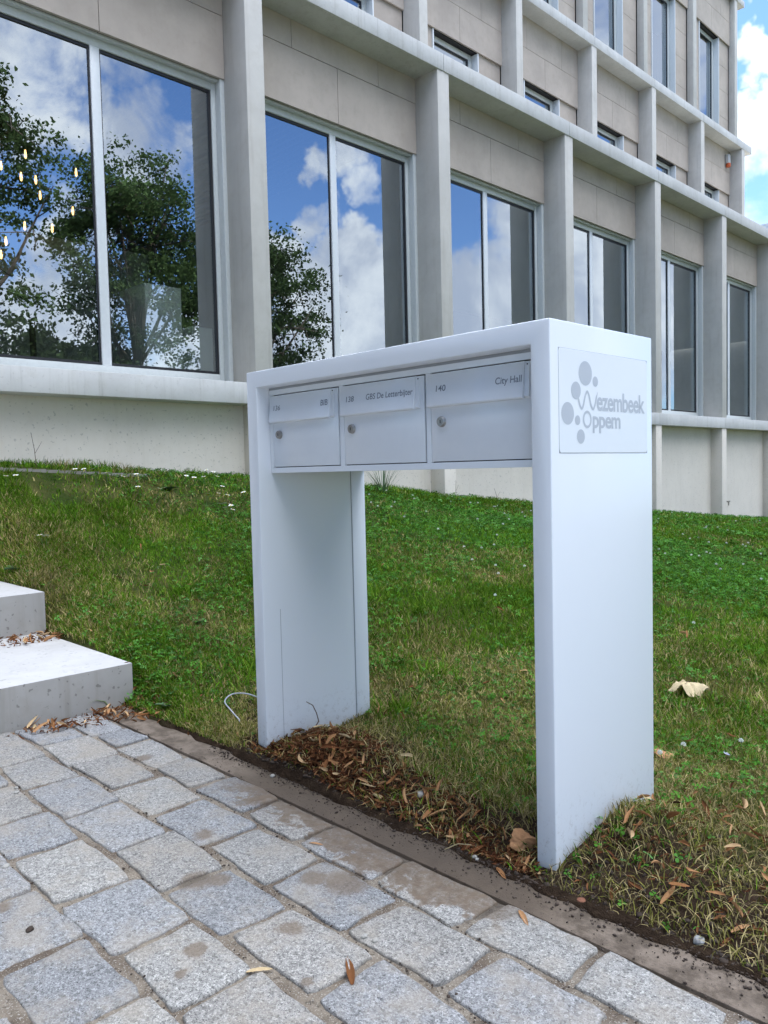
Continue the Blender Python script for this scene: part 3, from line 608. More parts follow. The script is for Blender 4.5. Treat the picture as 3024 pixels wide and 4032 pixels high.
for q, (y, z) in enumerate(cw):
    a, b = cw[max(q-1, 0)], cw[min(q+1, len(cw)-1)]; L = math.hypot(b[0]-a[0], b[1]-a[1]); ny, nz_ = -(b[1]-a[1])/L, (b[0]-a[0])/L; hw = .0036 if q < len(cw)-6 else .0036*max(.15, (len(cw)-1-q)/6)
    disc.v += [(.00165, y+ny*hw, z+nz_*hw), (.00165, y-ny*hw, z-nz_*hw)]
for q in range(len(cw)-1): disc.f.append((n0+2*q, n0+2*q+1, n0+2*q+3, n0+2*q+2))
n0 = len(disc.v); NO = 36
for rr in (1.0, .0):
    for t in range(NO):
        a = t*2*math.pi/NO; ry, rz = (.0224, .0243) if rr else (.0153, .0172); disc.v.append((.00165, .1748+ry*math.cos(a), 1.2398+rz*math.sin(a)))
for t in range(NO): disc.f.append((n0+t, n0+(t+1) % NO, n0+NO+(t+1) % NO, n0+NO+t))
disc.build('emblem', M['logo'], pl)
for s, (y0, y1), (z0, z1) in (('ezembeek', (.2251, .4992), (1.2655, 1.3208)), ('ppem', (.2027, .3550), (1.2024, 1.2500))):
    t = textmesh(s, y0, y1, z0, z1, M['logo'], 'lettering', pl, frame=.022, track=.94)
    for v in t.data.vertices: v.co = (.0017, v.co.x, v.co.z)

# ------------------------------------------------------------------ grass
def samp(n, r0, r1, a0=-62, a1=62, p=1.0):
    fa = math.atan2(f_[1], f_[0]); r = (r0**p+(r1**p-r0**p)*rng.random(n))**(1/p); a = fa+np.radians(rng.uniform(a0, a1, n))
    return CAM.x+r*np.cos(a), CAM.y+r*np.sin(a)
def ok(x, y): return (y > -.055) & (x > -5.72) & ~((x < -2.44) & (y < .02)) & ~((x > -1.392) & (x < -1.325) & (y > -.003) & (y < .551)) & ~((x > -.065) & (x < .003) & (y > -.003) & (y < .551))
def bare(x, y):  # 0 = bare soil, 1 = full grass
    d = .25+.75*sstep(y+.08*nz2(x, y, 6, 31)+.5*sstep(-x, 1.6, 2.1), .10, .40)
    d = np.where((x > -1.35) & (x < -.85) & (y < .35), d*.12, d)
    d = np.where((x > -1.35) & (x < .0) & (y < .14), d*.35, d); d = d*(1-.45*np.exp(-((x-.25)/.3)**2-((y-.12)/.12)**2))
    d = d*(1-.55*np.exp(-((x-.45)/.45)**2-((y-.55)/.4)**2)); d = d*(1-.8*np.exp(-((x+1.75)/.3)**2-((y-.42)/.18)**2)); d = d*(1-.5*np.exp(-((x+.1)/.25)**2-((y-4.6)/.25)**2))
    return np.clip(d*(.85+.4*nz2(x, y, 4, 33)), .04, 1)
def dryness(x, y):
    d = .30+.30*nz2(x, y, 2.3, 41)+.25*nz2(x, y, 9, 42)
    d = d+.75*np.exp(-((x+.75)/.6)**2-((y-1.0)/.65)**2)+.45*np.exp(-((x-.3)/.8)**2-((y-.7)/.5)**2)+.35*sstep(.9-y, 0, .8)*sstep(x, -2.2, -1.5)
    d = d+.25*np.exp(-((x+2.6)/.5)**2-((y-.9)/.4)**2)-.22*sstep(y, 2.2, 3.6)
    return np.clip(d, 0, 1)
def blades(x, y, hh, ww, leanlo=.2, leanhi=1.0, drybias=0.0):
    n = len(x); z = H(x, y)-.004; a = rng.uniform(0, 2*np.pi, n); pa = rng.uniform(0, 2*np.pi, n); lean = rng.uniform(leanlo, leanhi, n)
    dx, dy = np.cos(a), np.sin(a); px, py = np.cos(pa)*ww/2, np.sin(pa)*ww/2
    def P(t, wf):
        up = hh*t*np.sqrt(np.clip(1-(lean*.93)**2*t, .03, 1)); out = hh*lean*t**1.6
        cx, cy, cz = x+dx*out, y+dy*out, z+up
        return (np.stack([cx-px*wf, cy-py*wf, cz], -1), np.stack([cx+px*wf, cy+py*wf, cz], -1)) if wf > 0 else np.stack([cx, cy, cz], -1)
    a0, a1 = P(0, .9); b0, b1 = P(.35, 1.0); c0, c1 = P(.72, .7); t = P(1, 0)
    V = np.stack([a0, a1, b0, b1, c0, c1, t], 1).reshape(-1, 3); b = (np.arange(n)*7)[:, None]
    F = np.concatenate([b+np.array([0, 1, 3, 2]), b+np.array([2, 3, 5, 4]), b+np.array([4, 5, 6])], 1)
    dr = dryness(x, y)+drybias; u = rng.random(n); v = rng.uniform(.45, 1.6, n)
    g1 = np.array([.075, .175, .012]); g2 = np.array([.14, .24, .022]); g3 = np.array([.22, .21, .050]); g4 = np.array([.42, .34, .16])
    c = np.where((u < .55)[:, None], g1, g2); c = np.where((rng.random(n) < dr*.85)[:, None], g3, c); c = np.where((rng.random(n) < dr*.5)[:, None], g4, c)
    c = c*v[:, None]*(1+.28*nz2(x, y, 3.1, 44)+.15*nz2(x, y, 11, 45))[:, None]; return V, F.reshape(-1), np.tile([4, 4, 3], n), np.repeat(c, 7, 0)
VV, FF, SS, CC, nb = [], [], [], [], 0
def addb(t):
    global nb
    V, F, S, C_ = t; VV.append(V); FF.append(F+nb); SS.append(S); CC.append(C_); nb += len(V)
for (n, r0, r1, h0, h1, w0) in ((230000, 1.6, 3.6, .018, .052, .0030), (330000, 3.4, 6.5, .020, .055, .0044), (220000, 6.2, 12, .022, .06, .0078), (80000, 11.5, 21, .03, .07, .014)):
    x, y = samp(n, r0, r1, -58, 46, p=1.7); m_ = ok(x, y) & (rng.random(n) < bare(x, y)); x, y = x[m_], y[m_]
    hh = rng.uniform(h0, h1, len(x))*(1+.35*nz2(x, y, 3, 51)); hh = np.clip(hh, .01, .1)*np.where(y < .35, .9, 1); addb(blades(x, y, hh, w0*rng.uniform(.6, 1.4, len(x))))
n = 26000; x = rng.uniform(-5.7, -2.3, n); y = rng.uniform(.03, .5, n); addb(blades(x, y, rng.uniform(.025, .06, n), .0045*rng.uniform(.6, 1.4, n)))
x = rng.uniform(-2.6, -1.5, 9000); y = rng.uniform(-.045, .12, 9000); m_ = ok(x, y); addb(blades(x[m_], y[m_], rng.uniform(.015, .045, m_.sum()), .0032*rng.uniform(.6, 1.4, m_.sum())))
# mown clippings lying flat, stray straws
x, y = samp(46000, 1.7, 5.0, -50, 46, p=1.5); m_ = ok(x, y) & (rng.random(len(x)) < .35+dryness(x, y)); x, y = x[m_], y[m_]; addb(blades(x, y, rng.uniform(.03, .08, len(x)), .0018*rng.uniform(.7, 1.3, len(x)), .95, 1.06, .45))
# longer fringe where the mower does not reach: along the wall
yy = rng.uniform(-.02, 19, 11000); xw = -5.735-.0169*(yy-5.9)+rng.exponential(.06, 11000); m_ = (xw > -6.1)
addb(blades(xw[m_], yy[m_], rng.uniform(.05, .15, m_.sum())*(.7+.5*nz2(xw[m_], yy[m_], 3, 61)).clip(.4, 1.3), .006*rng.uniform(.6, 1.3, m_.sum()), .05, .6))
# coarse tussocks
for q in range(70):
    cx, cy = samp(1, 2.6, 10, p=1.5); 
    if not ok(cx, cy)[0] or cy[0] < .5: continue
    n = 170; rr = abs(rng.normal(0, .10, n)); aa = rng.uniform(0, 6.28, n); addb(blades(cx+rr*np.cos(aa), cy+rr*np.sin(aa), rng.uniform(.05, .11, n), .005*rng.uniform(.7, 1.3, n), .3, 1.0, -.5))
for (cx, cy) in ((-2.35, .95), (-2.55, 1.55), (-3.2, 1.5), (-2.15, .55)):
    n = 700; rr = abs(rng.normal(0, .2, n)); aa = rng.uniform(0, 6.28, n); addb(blades(cx+rr*np.cos(aa), cy+rr*np.sin(aa), rng.uniform(.05, .12, n), .005*rng.uniform(.7, 1.3, n), .3, 1.0, -.6))
gr = npmesh('grass', np.concatenate(VV), np.concatenate(FF), np.concatenate(SS), M['grass'], cols=np.concatenate(CC)); tag(gr, 'short mown grass, green with dry straw patches, on the sloping lawn', 'grass', kind='stuff')
# clover leaves
def clover(n, r0, r1, size, hlo, hhi):
    x, y = samp(n, r0, r1, -46, 46, p=1.7); dens = .42+.5*nz2(x, y, 1.7, 71)+.25*nz2(x, y, 5, 72)+.35*sstep(y, 2.0, 3.5)-.4*dryness(x, y)
    m_ = ok(x, y) & (rng.random(n) < np.clip(dens, .04, 1)) & (rng.random(n) < bare(x, y)*1.3); x, y = x[m_], y[m_]; n = len(x)
    z = H(x, y)+rng.uniform(hlo, hhi, n); out = []; a0 = rng.uniform(0, 6.28, n); s = size*rng.uniform(.6, 1.3, n); tx, ty = rng.normal(0, .35, n), rng.normal(0, .35, n)
    for k3 in range(3):
        a = a0+k3*2.094
        for (u, v) in ((.05, 0), (.6, .42), (1.05, .38), (1.12, 0), (1.05, -.38), (.6, -.42)):
            lx = (u*np.cos(a)-v*np.sin(a))*s; ly = (u*np.sin(a)+v*np.cos(a))*s; out.append(np.stack([x+lx, y+ly, z+lx*tx+ly*ty-.18*u*s+abs(v)*.5*s], -1))
    V = np.stack(out, 1).reshape(-1, 3); F = np.arange(n*18); S = np.full(n*3, 6); c = np.array([.060, .165, .022])*rng.uniform(.45, 1.7, n)[:, None]+np.array([.06, .09, .06])*(rng.random(n)**5)[:, None]
    return V, F, S, np.repeat(c, 18, 0)
parts = [clover(60000, 1.7, 4.2, .0100, .008, .035), clover(95000, 4, 8.5, .0130, .015, .05), clover(40000, 8, 18, .021, .02, .06)]
o_ = np.cumsum([0]+[len(p[0]) for p in parts])
cl = npmesh('clover', np.concatenate([p[0] for p in parts]), np.concatenate([p[1]+o for p, o in zip(parts, o_)]), np.concatenate([p[2] for p in parts]), M['grass'], cols=np.concatenate([p[3] for p in parts]))
tag(cl, 'low clover leaves growing through the lawn', 'clover', kind='stuff')
# broad weeds (plantain, dandelion) with strap leaves: single plants
def weed(x, y, n, L, Wd, up, label, cat='weed', name='broadleaf_weed', group=None):
    b = MB()
    for q in range(n):
        a = q*2.4+random.uniform(-.3, .3); l = L*random.uniform(.7, 1.2); d = Vector((math.cos(a), math.sin(a), 0)); s = Vector((-d.y, d.x, 0)); n0 = len(b.v)
        for t, wf in ((0, .15), (.3, .7), (.6, 1.0), (.85, .7), (1, .05)):
            c = d*l*t*math.cos(up)+Vector((0, 0, l*math.sin(up)*t-l*.35*t*t)); 
            for e in (-1, 0, 1): b.v.append(tuple(c+s*e*Wd*wf/2+Vector((0, 0, (abs(e))*.15*Wd))))
        for t in range(4):
            for e in range(2): b.f.append((n0+t*3+e, n0+t*3+e+1, n0+(t+1)*3+e+1, n0+(t+1)*3+e))
    me = b.build(name, M['weed'], smooth=True); me.location = (x, y, float(H(x, y))+.004); return tag(me, label, cat, group)
M['weed'] = plain('weed_leaf', (.05, .115, .03), .55, nz=.35)
def pxz(px, py, zz=None):   # where a photo pixel's sight line meets the lawn (measuring help for placing things)
    d = Vector(f_)*3130+Vector(r_)*(px-1512)+Vector(u_)*(2016-py); d.normalize(); t = 1.2
    while t < 34:
        p_ = CAM+d*t
        if p_.z <= float(H(p_.x, p_.y)): break
        t += .02
    return p_.x, p_.y
for (px, py, n, L, Wd, up, lb) in ((60, 2250, 5, .10, .07, .5, 'broad dark green leafed weed at the left edge of the lawn above the steps'), (1085*.7233, 1400+1460*.7233, 7, .07, .045, .5, 'round leafed weed in the lawn between the steps and the stand'), (900*.7233, 1400+1470*.7233, 7, .05, .035, .5, 'small round leafed weed left of the larger one near the left leg'), (925*.7233, 1400+735*.7233, 6, .09, .05, .6, 'broad leafed weed on the upper lawn below the building ledge'),
                                  (660, 2790, 8, .06, .028, .6, 'low weed beside the leaf litter left of the left leg')):
    X_, Y_ = pxz(px, py); weed(X_, Y_, n, L, Wd, up, lb)
tf = MB()
x_, y_ = pxz(1508, 1942)
for q in range(60):
    a = random.uniform(0, 6.28); l = random.uniform(.22, .42); d = Vector((math.cos(a), math.sin(a), 0)); s = Vector((-d.y, d.x, 0))*.004; n0 = len(tf.v); o = d*random.uniform(0, .09); ln = random.uniform(.15, .8)
    for t in (0, .35, .7, 1.0):
        c = o+d*l*ln*t**1.5+Vector((0, 0, l*t*math.sqrt(max(.05, 1-(ln*.9)**2*t)))); w_ = (1-t*.8)
        tf.v += [tuple(c-s*w_), tuple(c+s*w_)]
    for t in range(3): tf.f.append((n0+2*t, n0+2*t+1, n0+2*t+3, n0+2*t+2))
tfo = tf.build('grass_tuft', M['weed']); tfo.location = (x_, y_, float(H(x_, y_))); tag(tfo, 'tall upright grass tuft against the base wall behind the left leg', 'grass tuft')
# ------------------------------------------------------------------ flowers
def ico(r, c=(0, 0, 0), sub=1, sq=1.0, rnd=0):
    bm = bmesh.new(); bmesh.ops.create_icosphere(bm, subdivisions=sub, radius=r)
    v = [((q.co.x)*(1+random.uniform(-rnd, rnd))+c[0], q.co.y*(1+random.uniform(-rnd, rnd))+c[1], q.co.z*sq*(1+random.uniform(-rnd, rnd))+c[2]) for q in bm.verts]; f = [tuple(x.index for x in q.verts) for q in bm.faces]; bm.free(); return v, f
hb = MB(); 
for q in range(26):
    a = q*2.4; el = math.acos(1-1.5*q/26); n0 = len(hb.v); d = Vector((math.sin(el)*math.cos(a), math.sin(el)*math.sin(a), math.cos(el))); s = d.orthogonal().normalized()*.0022; s2 = d.cross(s)
    c = Vector((0, 0, .05)); hb.v += [tuple(c+d*.002), tuple(c+d*.006+s), tuple(c+d*.0098), tuple(c+d*.006-s), tuple(c+d*.006+s2), tuple(c+d*.006-s2)]; hb.f += [(n0, n0+1, n0+2, n0+3), (n0, n0+4, n0+2, n0+5)]
head0 = hb.build('flower_head', M['petal']); stem0 = MB().tube([(0, 0, 0), (.002, 0, .03), (0, 0, .048)], .0012, 5).build('stem', M['stem'])
db = MB(); 
for q in range(14):
    a = q*2*math.pi/14; n0 = len(db.v); d = Vector((math.cos(a), math.sin(a), 0)); s = Vector((-d.y, d.x, 0))*.0028; c = Vector((0, 0, .06)); db.v += [tuple(c+d*.003-s*.5), tuple(c+d*.003+s*.5), tuple(c+d*.012+s+Vector((0, 0, .002))), tuple(c+d*.0135+Vector((0, 0, .002))), tuple(c+d*.012-s+Vector((0, 0, .002)))]; db.f.append((n0, n0+1, n0+2, n0+3, n0+4))
dhead0 = db.build('petals', M['petal']); dy0 = MB().lathe((0, 0, .06), 'z', [(.0042, -.001), (.0042, .0015), (.002, .003)], 10).build('centre', M['yolk'])
def flower(x, y, kind, first):
    e = empty('clover_flower' if kind == 'c' else 'daisy', (x, y, float(H(x, y))-.005), random.uniform(0, 6.28)); e.rotation_euler.x = random.uniform(-.3, .3); e.rotation_euler.y = random.uniform(-.3, .3)
    e.scale = (1.12,)*3 if kind == 'c' else (1.6,)*3
    if kind == 'c': tag(e, 'small round white clover flower standing in the lawn', 'flower', 'white clover flowers in the lawn')
    else: tag(e, 'small white daisy with yellow centre on the upper lawn', 'flower', 'white daisies below the building')
    for s in ((head0, stem0) if kind == 'c' else (dhead0, dy0, stem0)):
        if first and s.parent is None: s.parent = e
        else: link(s.copy(), e)
cnt = 0; fl = []
while len(fl) < 165:
    x, y = samp(1, 2.9, 14, -30, 40, 1.2); x, y = float(x[0]), float(y[0])
    if not ok(np.array(x), np.array(y)) or (x < -1.4 and y < 1.8 and random.random() < .9) or y < .9: continue
    if nz2(x, y, 2.1, 91)+.6*sstep(y, 2, 4) < random.uniform(-.1, .6): continue
    fl.append((x, y))
for q, (x, y) in enumerate(fl): flower(x, y, 'c', q == 0)
dz = [(500, 970), (565, 968), (575, 985), (625, 970), (635, 1015), (700, 1000), (710, 997), (720, 990), (755, 1020), (785, 1015), (600, 915), (695, 905), (775, 930), (900, 1000), (900, 1088), (1020, 1098), (1085, 1090), (1115, 1120), (1210, 1010), (1245, 960), (1265, 1020), (1285, 995), (1320, 965), (1335, 1015), (1345, 1015), (1368, 965), (1390, 980), (1405, 1010), (1240, 995), (1440, 1080), (1350, 1130), (1415, 1125), (1425, 1145), (1425, 1195), (1485, 1190), (1490, 1205), (1490, 1220), (1515, 1212), (1500, 1237), (35, 1022), (110, 1015), (280, 1415), (305, 1425), (1605, 1115), (1470, 1135)]
for q, (a, b_) in enumerate(dz):
    x, y = pxz(a*.6028, 1300+b_*.6028+6)
    if x > -5.65: flower(x, y, 'd', q == 0)
# ------------------------------------------------------------------ fallen leaves (slender bracts), each a thing; the small rest is litter
def bract(L, Wd, curl, twist, fold, seed):
    r = random.Random(seed); n = 9; V = []; F = []
    for i in range(n):
        t = i/(n-1); wf = math.sin(math.pi*min(1, t*.94+.05))**.55*(1-.25*t); a = curl*(t-.5); x = L*(t-.5)*(1-.12*abs(a)); z = L*.32*abs(curl)*(t-.5)**2*(1 if curl > 0 else -1)
        tw = twist*(t-.5)
        for e in (-1, -.5, 0, .5, 1):
            y = e*Wd/2*wf; zz = abs(e)*fold*Wd*wf; V.append((x+r.uniform(-.0006, .0006), y*math.cos(tw)-zz*math.sin(tw)+.08*L*math.sin(t*3)*curl, z+y*math.sin(tw)+zz*math.cos(tw)+r.uniform(-.0008, .0008)))
    for i in range(n-1):
        for e in range(4): F.append((i*5+e, i*5+e+1, (i+1)*5+e+1, (i+1)*5+e))
    zc = min(v[2] for v in V); V = [(a, b, c-zc) for a, b, c in V]; return V, F
variants = [bract(random.uniform(.042, .066), random.uniform(.009, .015), random.uniform(-2.2, 2.6), random.uniform(-2.2, 2.2), random.uniform(.1, .9), q) for q in range(14)]
vm = []
for q, (v, f) in enumerate(variants):
    me = bpy.data.meshes.new('fallen_leaf'); me.from_pydata(v, [], f); me.materials.append(M['deadleaf'])
    for p_ in me.polygons: p_.use_smooth = True
    vm.append(me)
ZONES = [('curled brown leaf in the heap around the left leg of the stand', 'brown leaves heaped around the left leg', 55),
         ('curled brown leaf on the soil edge between the legs of the stand', 'brown leaves on the soil edge between the legs', 50),
         ('curled brown leaf drifted against the concrete steps', 'brown leaves drifted against the steps', 80),
         ('curled brown leaf on the torn soil right of the right leg', 'brown leaves right of the right leg', 55),
         ('single brown leaf lying loose in the grass of the lawn', 'brown leaves scattered over the lawn', 60)]
def zone_pt(q):
    if q == 0:
        x = min(-.55, random.gauss(-1.06, .17)); return x, abs(random.gauss(.10, .11))-.04
    if q == 1:
        x = -.95+.92*random.random(); return x, abs(random.gauss(0, .10+.05*math.sin(x*9)))-.052
    if q == 2:
        u = random.random()
        if u < .5: t = random.random(); return -2.42+random.uniform(0, .10+.25*t), -.55+.62*t+random.gauss(0, .03)
        if u < .75: return random.uniform(-3.57, -3.3), random.uniform(-.3, .03)
        if u < .9: return random.uniform(-2.5, -1.7), random.gauss(.02, .06)
        return random.uniform(-3.6, -2.3), random.uniform(.03, .30)
    if q == 3: return .03+abs(random.gauss(0, .45)), random.uniform(-.03, .7)
    x, y = samp(1, 2.4, 6.5, -35, 35, 1.3); return float(x[0]), float(y[0])
def surf(x, y):
    if y < -.058 or (y < .0 and x < -2.45):
        return (.197 if x > -3.58 else .44) if x < -2.45 else .002
    if x < -2.45 and y < .01: return .2
    return float(H(x, y))
for zi, (lb, gp, n) in enumerate(ZONES):
    c_ = 0
    while c_ < n:
        x, y = zone_pt(zi)
        if (y > -.055 and not (x < -2.44 and y < .02)) and not ok(np.array(x), np.array(y)): continue
        if zi == 4 and (y < .5 or x > 2.5): continue
        s = random.uniform(.75, 1.25) if zi != 2 else random.uniform(.9, 1.45)
        o = link(bpy.data.objects.new('fallen_leaf', random.choice(vm))); up = .015 if zi in (3, 4) else .004
        o.location = (x, y, surf(x, y)+random.uniform(.003, .022)+up*(y > 0)); o.rotation_euler = (random.gauss(0, .55), random.gauss(0, .45), random.uniform(0, 6.28)); o.scale = (s, s*random.uniform(.8, 1.3), s)
        tag(o, lb, 'leaf', gp); c_ += 1
LV, LF, LS, LC, lb_ = [], [], [], [], 0
pal = np.array([(.15, .060, .028), (.22, .10, .045), (.10, .042, .022), (.32, .17, .08), (.06, .03, .018), (.46, .31, .17)])
def lit(x, y, s, zoff):
    global lb_
    v, f = random.choice(variants); rot = Matrix.Rotation(random.uniform(0, 6.28), 3, 'Z') @ Matrix.Rotation(random.gauss(0, .7), 3, 'X') @ Matrix.Rotation(random.gauss(0, .6), 3, 'Y')
    R_ = np.array(rot); vv = np.array(v)@R_.T*s+np.array([x, y, surf(x, y)+zoff]); LV.append(vv); LF.append(np.array(f).ravel()+lb_); LS.append(np.full(len(f), 4)); LC.append(np.tile(pal[min(5, int(abs(random.gauss(0, 2.0))))]*random.uniform(.7, 1.25), (len(v), 1))); lb_ += len(v)
for zi, n in ((0, 1200), (1, 650), (2, 520), (3, 420)):
    c_ = 0
    while c_ < n:
        x, y = zone_pt(zi)
        if (y > -.055 and not (x < -2.44 and y < .02)) and not ok(np.array(x), np.array(y)): continue
        lit(x, y, random.uniform(.25, .8) if zi < 2 else random.uniform(.3, .75), random.uniform(-.002, .014)); c_ += 1
for zi, n in ((0, 3600), (1, 1900), (3, 500)):
    for q in range(n):
        x, y = zone_pt(zi)
        if y < -.09 or not (y < -.055 or ok(np.array(x), np.array(y))): continue
        lit(x, y, random.uniform(.10, .34), random.uniform(-.004, .012))
        LC[-1] = LC[-1]*.7
for q in range(380):
    x, y = samp(1, 2.2, 6, -38, 38, 1.3); x, y = float(x[0]), float(y[0])
    if ok(np.array(x), np.array(y)): lit(x, y, random.uniform(.3, .75), random.uniform(.012, .03))
lo = npmesh('leaf_litter', np.concatenate(LV), np.concatenate(LF), np.concatenate(LS), M['litter'], cols=np.concatenate(LC), smooth=True); tag(lo, 'broken brown leaf litter over the bare soil edge', 'leaf litter', kind='stuff')
# crumbs of soil on the edging, in the joints and on the soil edge
CV, CF, CS, cb_ = [], [], [], 0
base_v, base_f = ico(1, sub=1); base_v = np.array(base_v); base_f = np.array(base_f)
def crumbs(n, fx, smin, smax):
    global cb_
    for q in range(n):
        x, y = fx(); s = random.uniform(smin, smax)*random.choice([.5, .7, 1, 1.4]); vv = base_v*(1+rng.uniform(-.6, .6, base_v.shape))*s*np.array([rng.uniform(.6, 1.4), rng.uniform(.6, 1.4), .6]); vv = vv+np.array([x, y, (surf(x, y) if y > -.19 else .0)+s*.2])
        CV.append(vv); CF.append(base_f.ravel()+cb_); CS.append(np.full(len(base_f), 3)); cb_ += len(vv)
crumbs(2200, lambda: (random.uniform(-1.6, .8), -.065-abs(random.gauss(0, .028))), .0008, .0034)
crumbs(500, lambda: (random.uniform(-1.6, .8), random.uniform(-.20, -.07)), .0006, .0022)
crumbs(1500, lambda: (random.uniform(-1.4, .9), -.065+abs(random.gauss(0, .06))), .0012, .0062)
crumbs(320, lambda: (random.uniform(.0, .9), random.uniform(-.04, .6)), .0015, .0065)
crumbs(160, lambda: (random.gauss(-1.7, .2), random.gauss(.42, .12)), .002, .009)
crumbs(1300, lambda: (random.uniform(-2.2, 1.2), random.choice([-.197, -.37, -.37, -.575, -.575, -.787, -1.008])+random.gauss(0, .009)), .0008, .0030)
crumbs(300, lambda: (random.uniform(-2.2, 1.0), random.uniform(-1.4, -.2)), .0006, .0016)
crumbs(110, lambda: (random.gauss(.065, .035), random.gauss(-.235, .02)), .0008, .0030)
tag(npmesh('soil_crumbs', np.concatenate(CV), np.concatenate(CF), np.concatenate(CS), M['clod']), 'dark soil crumbs scattered along the lawn edge and joints', 'soil', kind='stuff')
# stones
def stone(x, y, s, mat, label, z=None, sq=.6, cat='stone', name='stone'):
    v, f = ico(1, sub=2, sq=sq, rnd=.16); b = MB(); b.v = [(a*s, b_*s*.8, c*s) for a, b_, c in v]; b.f = f
    o = b.build(name, mat); o.location = (x, y, (surf(x, y) if z is None else z)+s*sq*.5); o.rotation_euler = (0, 0, random.uniform(0, 6)); return tag(o, label, cat)
stone(.41, -.035, .014, plain('white_flint', (.46, .45, .43), .7, nz=.75), 'white and grey broken stone at the pavement edge in the lower right corner', sq=.8)
stone(-1.152, -.104, .010, M['pebble'], 'small grey pebble on the edging in front of the left leg')
stone(-.228, -.07, .008, M['pebble'], 'small grey pebble on the edging near the right leg')
stone(-.215, -.075, .006, M['pebble'], 'tiny pebble touching the one near the right leg')
stone(.116, -.062, .013, M['brick'], 'rusty brown brick crumb on the edging right of the right leg', z=0)
stone(-1.165, -1.03, .011, M['pebble'], 'white pebble in the joint at the left edge of the paving')
stone(-1.745, -.80, .009, M['pebble'], 'flat pebble in a joint of the paving nearest the left edge')
stone(-1.70, -.815, .009, M['pebble'], 'flat pebble beside another in a joint of the left paving')
stone(-.17, -.55, .009, M['pebble'], 'tan pebble in the joint between setts in the middle of the paving')
stone(-.14, -.545, .009, M['pebble'], 'pale long pebble right of the tan one in the paving joint')
stone(-.79, -1.10, .011, M['clod'], 'dark soil lump on a granite sett in the lower left', z=0)
stone(-.56, .06, .016, M['pebble'], 'grey stone half buried in leaves between the legs')
# big single leaves
def bigleaf(x, y, s, mat, label, rz, lobes=5, crumple=.16, up=.012, name='large_leaf', dome=.22):
    n, rg = 40, 7; V = [(0, 0, .25)]; F = []; ph = [random.uniform(0, 6.28) for _ in range(6)]
    for j in range(1, rg+1):
        for i in range(n):
            a = 2*math.pi*i/n; R = (1+.16*math.cos(lobes*a)+.05*math.cos(11*a+ph[0]))*j/rg; hz = .25-dome*(j/rg)**2+crumple*math.sin(3*a+ph[1])*(j/rg)**1.5+crumple*.5*math.sin(7*a+ph[2]+j)*(j/rg)+.03*abs(math.sin(lobes*a/2))*j/rg
            V.append((R*math.cos(a)*1.15, R*math.sin(a)*.85, hz))
    for i in range(n): F.append((0, 1+i, 1+(i+1) % n))
    for j in range(rg-1):
        for i in range(n): F.append((1+j*n+i, 1+(j+1)*n+i, 1+(j+1)*n+(i+1) % n, 1+j*n+(i+1) % n))
    b = MB(); b.v = [(p*s, q*s, r*s) for p, q, r in V]; b.f = F; o = b.build(name, mat, smooth=True)
    o.location = (x, y, surf(x, y)+up); o.rotation_euler = (0, .1, rz); tag(o, label, 'leaf'); return o
pl_ = bigleaf(-.43, 1.70, .068, M['paleleaf'], 'large pale cream crumpled dead leaf lying in the grass right of the stand', .6, 4, .34, .05, dome=.55)
pl_.location.z += .012
MB().tube([(-.02, -.045, .02), (0, 0, .022), (.02, .04, .015)], .001, 5).build('leaf_vein', M['twig'], pl_)
bigleaf(-.19, .97, .042, M['tanleaf'], 'large tan leaf in the grass touching the right edge of the right leg', .2, 5, .12, .015)
bigleaf(-1.62, .33, .035, M['tanleaf'], 'large curled tan leaf beside the bent grey cable', 1.0, 3, .2, .02)
lf_ = bigleaf(-.135, .03, .034, M['tanleaf'], 'upright orange brown leaf leaning in the soil hole left of the right leg', 1.0, 3, .12, .03); lf_.rotation_euler = (1.2, .3, .9)
fe = MB(); fv, ff_ = bract(.07, .016, .5, .2, .1, 3); fe.v = fv; fe.f = ff_; fo = fe.build('feather', M['greyleaf'], smooth=True); fo.location = (0.0, 1.10, surf(0, 1.1)+.03); fo.rotation_euler = (0, .1, 2.2); tag(fo, 'small grey feather in the grass right of the stand', 'feather')
def single(x, y, s, rz, label, zz=None, sx=1.0):
    o = link(bpy.data.objects.new('fallen_leaf', vm[3])); o.location = (x, y, (surf(x, y) if zz is None else zz)+.002); o.rotation_euler = (.1, .0, rz); o.scale = (s*sx, s, s); return tag(o, label, 'leaf')
single(-.245, -.80, .95, 1.0, 'folded brown leaf in a joint near the bottom of the paving', 0)
single(-.10, -.66, 1.5, 2.55, 'long thin orange brown leaf across a joint in the middle of the paving', 0, 1.1)
single(-.118, -.09, 1.05, -.5, 'flat brown leaf on the edging in front of the soil hole', 0)
single(.055, -.225, 1.1, -.6, 'dark brown leaf stalk with crumbs on the sett nearest the right leg', 0)
single(.47, .05, 1.0, 1.3, 'upright orange leaf at the pavement edge right of the white stone')
single(-.62, -.33, .8, .4, 'small orange leaf fragment on a sett in front of the left leg', 0)
